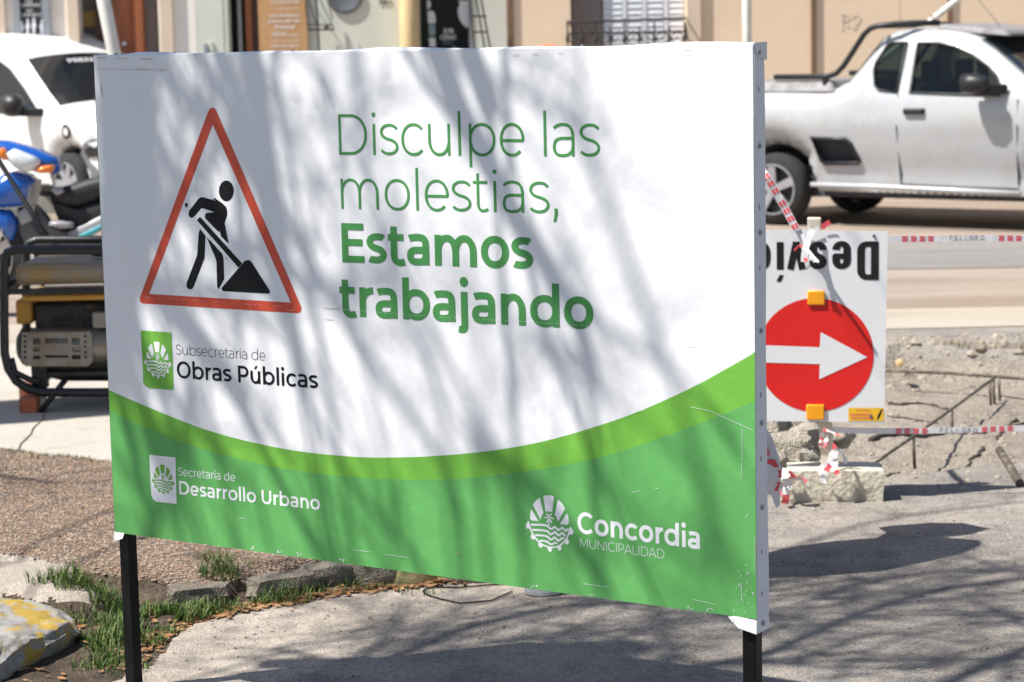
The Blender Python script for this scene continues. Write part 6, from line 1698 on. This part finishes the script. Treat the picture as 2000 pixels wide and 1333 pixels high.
# end bracket scroll that throws the big shadow
mb = MB(); mb.tube([fb(1338, 46), F3(1340, 62, .16), F3(1341, 76, .02)], .014, 6); mb.build('end_scroll', m_iron, bl)
for x, wd_, lab in ((996, .065, 'brown downpipe where the grey-green wall meets the beige wall'), (1588, .05, 'thin brown downpipe on the beige wall above the truck bed'), (1854, .05, 'brown downpipe on the beige wall behind the truck roof')):
    tag(MB().pbox(FP, fu(x) - wd_ / 2, .16, fu(x) + wd_ / 2, HT, .001, .032).build('downpipe', m_brownpipe, bevel=.01), lab, 'pipe', 'brown downpipes on the house fronts')
m_graf = M('chalk_graffiti', (.80, .66, .50), .9)
mb = MB()
for pts in ([(1645, 30), (1645, 60)], [(1645, 30), (1655, 29), (1658, 36), (1652, 43), (1646, 44)], [(1650, 44), (1657, 54)], [(1664, 36), (1668, 30), (1677, 30), (1680, 38), (1674, 46), (1670, 52), (1671, 58)], [(1664, 52), (1668, 57)]):
    L, R = ribbon2([FP.inv(*p, .004) for p in pts], False, .013, .013); n = len(L); k = len(mb.v); mb.v += [tuple(FP.P(u, v, .004)) for u, v in L + R]
    for i in range(n - 1): mb.f.append((k + i, k + i + 1, k + n + i + 1, k + n + i)); mb.m.append(0)
mb.build('chalk_mark', m_graf, hb_, recalc=False)
# parapets and back volumes so that the fronts are buildings
for par, x0, x1, mt in ((hc, -420, 383, m_cream), (hs, 384.5, 989, m_sage), (hb_, 992, 3300, m_beige)):
    MB().pbox(FP, fu(x0), HT + .002, fu(x1), HT + .16, -.34, .08).build('parapet', mt, par)
    MB().pbox(FP, fu(x0) + .02, HT - .1, fu(x1) - .02, HT - .002, -6, -.302).build('roof', m_conc, par)
# poles
pw = at(212, 50, 17.0); pw0 = at(228, 130, 17.0)
d_ = (pw - pw0).normalized()
wp = thing('leaning_pole', 'white painted pole leaning left in front of the wooden door', 'pole', (pw0.x, 17.0, 0))
b_ = pw0 - d_ * (pw0.z / d_.z)
MB().tube([b_, pw, b_ + d_ * 4.5], .05, 14).build('pole_tube', m_polew, wp, smooth=True)
p2_ = at(1459, 45, 22.6)
wp = thing('rusty_white_pole', 'white pole with flaking paint in front of the beige wall above the banner corner', 'pole', (p2_.x, 22.6, .14))
MB().tube([(p2_.x + .01, 22.6, .14), (p2_.x, 22.6, 1.8), (p2_.x - .01, 22.6, 4.6)], .045, 14).build('pole_tube', m_polew, wp, smooth=True)
lp_ = at(1812, 46, 21.8); lq = at(1870, 0, 21.8)
tag(MB().tube([lp_ + (lp_ - lq) * 3.2, lq + (lq - lp_) * 3], .03, 10).build('slanting_stay', m_polew, smooth=True), 'pale slanting metal stay above the truck roof', 'pole')
tag(MB().lathe((lp_ + Vector((.05, 0, .03))), (0, 0, 1), [(-.12, .03), (0, .035), (.04, .02)], 10).build('stay_clamp', m_blackp), 'small black clamp at the foot of the slanting stay over the truck', 'clamp')
# orange dome just above the banner's top edge
oc = thing('orange_barrel', 'orange plastic barrel whose rounded top shows over the banner before the balcony', 'barrel', tuple(G(1070, 460)))
oq = at(1070, 87, 19.0)
MB().lathe((oq.x, 19.0, 0), (0, 0, 1), [(0, .24), (.03, .26), (.9, .23), (1.2, .20), (oq.z - .10, .17), (oq.z - .03, .12), (oq.z, .03)], 28).build('shell', M('orange_plastic', (.80, .16, .05), .45), oc, smooth=True)
MB().lathe((oq.x, 19.0, .7), (0, 0, 1), [(0, .246), (.12, .243)], 28).build('reflective_band', m_sticker, oc, smooth=True)

# ------------------------------------------------------------------ bare street trees up the sun's side (they throw the dappled shade)
m_bark = M('bark', (.16, .13, .10), .9, .25, 8, .6, 30)
U = -SUN_T
def up_from(p, t): return Vector(p) + U * t
tr1 = thing('street_tree', 'thick plain tree trunk left of the picture beyond the gravel', 'tree', (-5.4, 8.85, 0))
MB().tube([(-5.4, 8.85, -.1), (-5.4, 8.85, .4), (-5.38, 8.85, 2), (-5.4, 8.82, 4.5), (-5.5, 8.8, 7)], [.48, .42, .40, .36, .25], 18).build('trunk', m_bark, tr1, smooth=True)
tr2 = thing('street_tree', 'bare many-branched street tree left of the camera whose twigs shade the banner', 'tree', (-5.0, 3.6, 0))
fork = Vector((-4.9, 3.8, 3.4))
MB().tube([(-5.0, 3.6, -.1), (-5.0, 3.6, .5), (-4.95, 3.7, 2), fork], [.26, .2, .17, .15], 14).build('trunk', m_bark, tr2, smooth=True)
tw = MB(); rt = random.Random(11)
def branch(p, d, L, r, depth):
    n = 4; pts = [p]
    for i in range(n):
        d = (d + Vector((rt.uniform(-.25, .25), rt.uniform(-.25, .25), rt.uniform(-.18, .25)))).normalized(); pts.append(pts[-1] + d * L / n)
    tw.tube(pts, [r * (1 - .5 * i / n) for i in range(n + 1)], 5 if r > .01 else 3, cap=False)
    if depth > 0:
        for i in range(1, n + 1):
            for _ in range(2 if depth > 1 else 1):
                a = Vector((rt.uniform(-1, 1), rt.uniform(-1, 1), rt.uniform(-.5, .9)))
                branch(pts[i], (d + a * .9).normalized(), L * rt.uniform(.45, .7), r * .5, depth - 1)
def limb_sign(px, t, w0, w1, sub=3, conn=True, depth=1, sl=.5):
    P = []
    for i, (x, y) in enumerate(px):
        u, v = SG.inv(x, y); P.append(up_from(SG.P(u, v), t + .3 * math.sin(i * 1.7)))
    return limb(P, w0, w1, sub, depth, sl)
def limb_ground(px, t, w0, w1, sub=3, depth=1, sl=.5):
    P = [up_from(G(x, y), t + .3 * math.sin(i * 1.3)) for i, (x, y) in enumerate(px)]
    return limb(P, w0, w1, sub, depth, sl)
def limb(P, w0, w1, sub, depth, sl):
    Q = smooth3(P); n = len(Q)
    tw.tube(Q, [(w0 + (w1 - w0) * i / (n - 1)) / 2 for i in range(n)], 7, cap=False)
    for k in range(sub * 3):
        i = rt.randrange(n); d = (Q[min(i + 1, n - 1)] - Q[max(i - 1, 0)]).normalized(); a = Vector((rt.uniform(-1, 1), rt.uniform(-1, 1), rt.uniform(-.6, .8)))
        branch(Q[i], (d * .7 + a).normalized(), sl * rt.uniform(.6, 1.3), max(w1 * .3, .004), depth)
    return Q
def smooth3(P, n=5):
    if len(P) < 3: return P
    o = []
    for i in range(len(P) - 1):
        p0, p1, p2, p3 = P[max(i - 1, 0)], P[i], P[i + 1], P[min(i + 2, len(P) - 1)]
        for k in range(n):
            t = k / n; o.append(.5 * ((2 * p1) + (p2 - p0) * t + (2 * p0 - 5 * p1 + 4 * p2 - p3) * t * t + (3 * p1 - p0 - 3 * p2 + p3) * t ** 3))
    return o + [P[-1]]
ends = []
ends.append(limb_sign([(268, -60), (240, 110), (248, 250), (250, 400), (225, 540), (196, 660), (150, 800)], 3.6, .175, .10, 0, sl=.35))
ends.append(limb_sign([(830, 30), (890, 200), (950, 310), (1010, 430), (1110, 590), (1160, 740)], 3.6, .075, .035, 2))
ends.append(limb_sign([(300, 120), (400, 230), (520, 380), (620, 540), (720, 700), (850, 880), (900, 1000)], 5.0, .045, .02, 1, sl=.4))
ends.append(limb_sign([(470, 90), (560, 230), (650, 420), (700, 600)], 7.0, .03, .015, 1, sl=.3))
ends.append(limb_sign([(690, 80), (715, 300), (760, 520), (860, 780), (880, 1050)], 6.0, .035, .015, 1, sl=.3))
ends.append(limb_sign([(380, 760), (350, 900), (300, 1030), (270, 1120)], 4.4, .04, .02, 3))
ends.append(limb_sign([(1100, 200), (1180, 380), (1260, 600), (1350, 860), (1400, 1100)], 7.0, .035, .02, 2, sl=.3))
ends.append(limb_sign([(930, 860), (1040, 950), (1130, 1060), (1200, 1170)], 4.6, .04, .02, 2))
ends.append(limb_sign([(560, 620), (600, 780), (700, 960), (820, 1100)], 4.8, .025, .015, 1))
ends.append(limb_ground([(1380, 1300), (1500, 1275), (1700, 1192), (1860, 1150), (2050, 1125)], 5.0, .055, .035, 3))
ends.append(limb_ground([(1480, 1297), (1750, 1288), (2050, 1282)], 5.5, .035, .02, 2))
ends.append(limb_ground([(1750, 1390), (1880, 1320), (2000, 1268), (2100, 1240)], 4.8, .06, .04, 2))
ends.append(limb_ground([(1100, 1350), (1250, 1325), (1450, 1288), (1500, 1275)], 5.0, .07, .055, 3))
ends.append(limb_ground([(640, 1330), (800, 1270), (950, 1215), (1150, 1180), (1400, 1190)], 5.2, .06, .03, 6, 2, .6))
ends.append(limb_ground([(1500, 1090), (1650, 1035), (1800, 1005), (2050, 975)], 6.0, .03, .015, 2))
ends.append(limb_ground([(560, 1270), (640, 1290), (760, 1330)], 5.0, .03, .015, 4))
ends.append(limb_ground([(1500, 1180), (1750, 1130), (2000, 1110)], 6.2, .02, .012, 5))
ends.append(limb_ground([(0, 960), (150, 980), (400, 960)], 6.0, .03, .02, 5))
ends.append(limb_ground([(300, 1090), (450, 1060), (560, 1020)], 5.5, .03, .02, 4))
ends.append(limb_ground([(700, 1290), (840, 1300), (900, 1350)], 4.8, .09, .05, 3))
for k in range(34):
    x = rt.uniform(500, 2000); y = rt.uniform(1130, 1340)
    limb_ground([(x, y), (x + 150, y - rt.uniform(10, 60)), (x + 320, y - rt.uniform(20, 90))], rt.uniform(4.5, 6), rt.uniform(.012, .035), .01, 3)
for k in range(4):
    x = rt.uniform(280, 1150); y = rt.uniform(100, 900)
    limb_sign([(x, y), (x + rt.uniform(20, 90), y + 150), (x + rt.uniform(60, 170), y + 320)], rt.uniform(4.5, 7), rt.uniform(.015, .03), .008, 2)
for Q in ends:
    a = Q[0] if (Q[0] - fork).length < (Q[-1] - fork).length else Q[-1]
    m1 = fork.lerp(a, .5) + Vector((-.2, -.3, .5))
    tw.tube(smooth3([fork, m1, a]), [.03, .022, .018, .015, .013, .012, .011, .010, .009, .009, .008], 6, cap=False)
tw.build('branches', m_bark, tr2, smooth=True, recalc=False)
# leaf clusters set loose up-sun to mottle the shade
lv = []; lf = []
for k in range(5000):
    if rt.random() < .12:
        u, v = SG.inv(rt.uniform(190, 1200), rt.uniform(100, 1200)); c = up_from(SG.P(u, v), rt.uniform(4.5, 7))
        c += Vector((rt.gauss(0, .05), rt.gauss(0, .05), 0))
    else: c = up_from(G(rt.uniform(400, 2000), rt.uniform(1000, 1340)), rt.uniform(5, 7.5))
    from mathutils import noise as _n
    if _n.noise(c * 2.2) < .12: continue
    a = Vector((rt.gauss(0, 1), rt.gauss(0, 1), rt.gauss(0, 1))).normalized(); b = a.orthogonal().normalized(); s = rt.uniform(.012, .03)
    q = len(lv); lv += [tuple(c - a * s), tuple(c + b * s * .4), tuple(c + a * s), tuple(c - b * s * .4)]; lf.append((q, q + 1, q + 2, q + 3))
o = np_mesh('leaves', np.array(lv) - np.array(tuple(wloc(tr2))), np.array(lf), M('young_leaf', (.10, .14, .04), .6), False)
o.parent = tr2; o['kind'] = 'stuff'
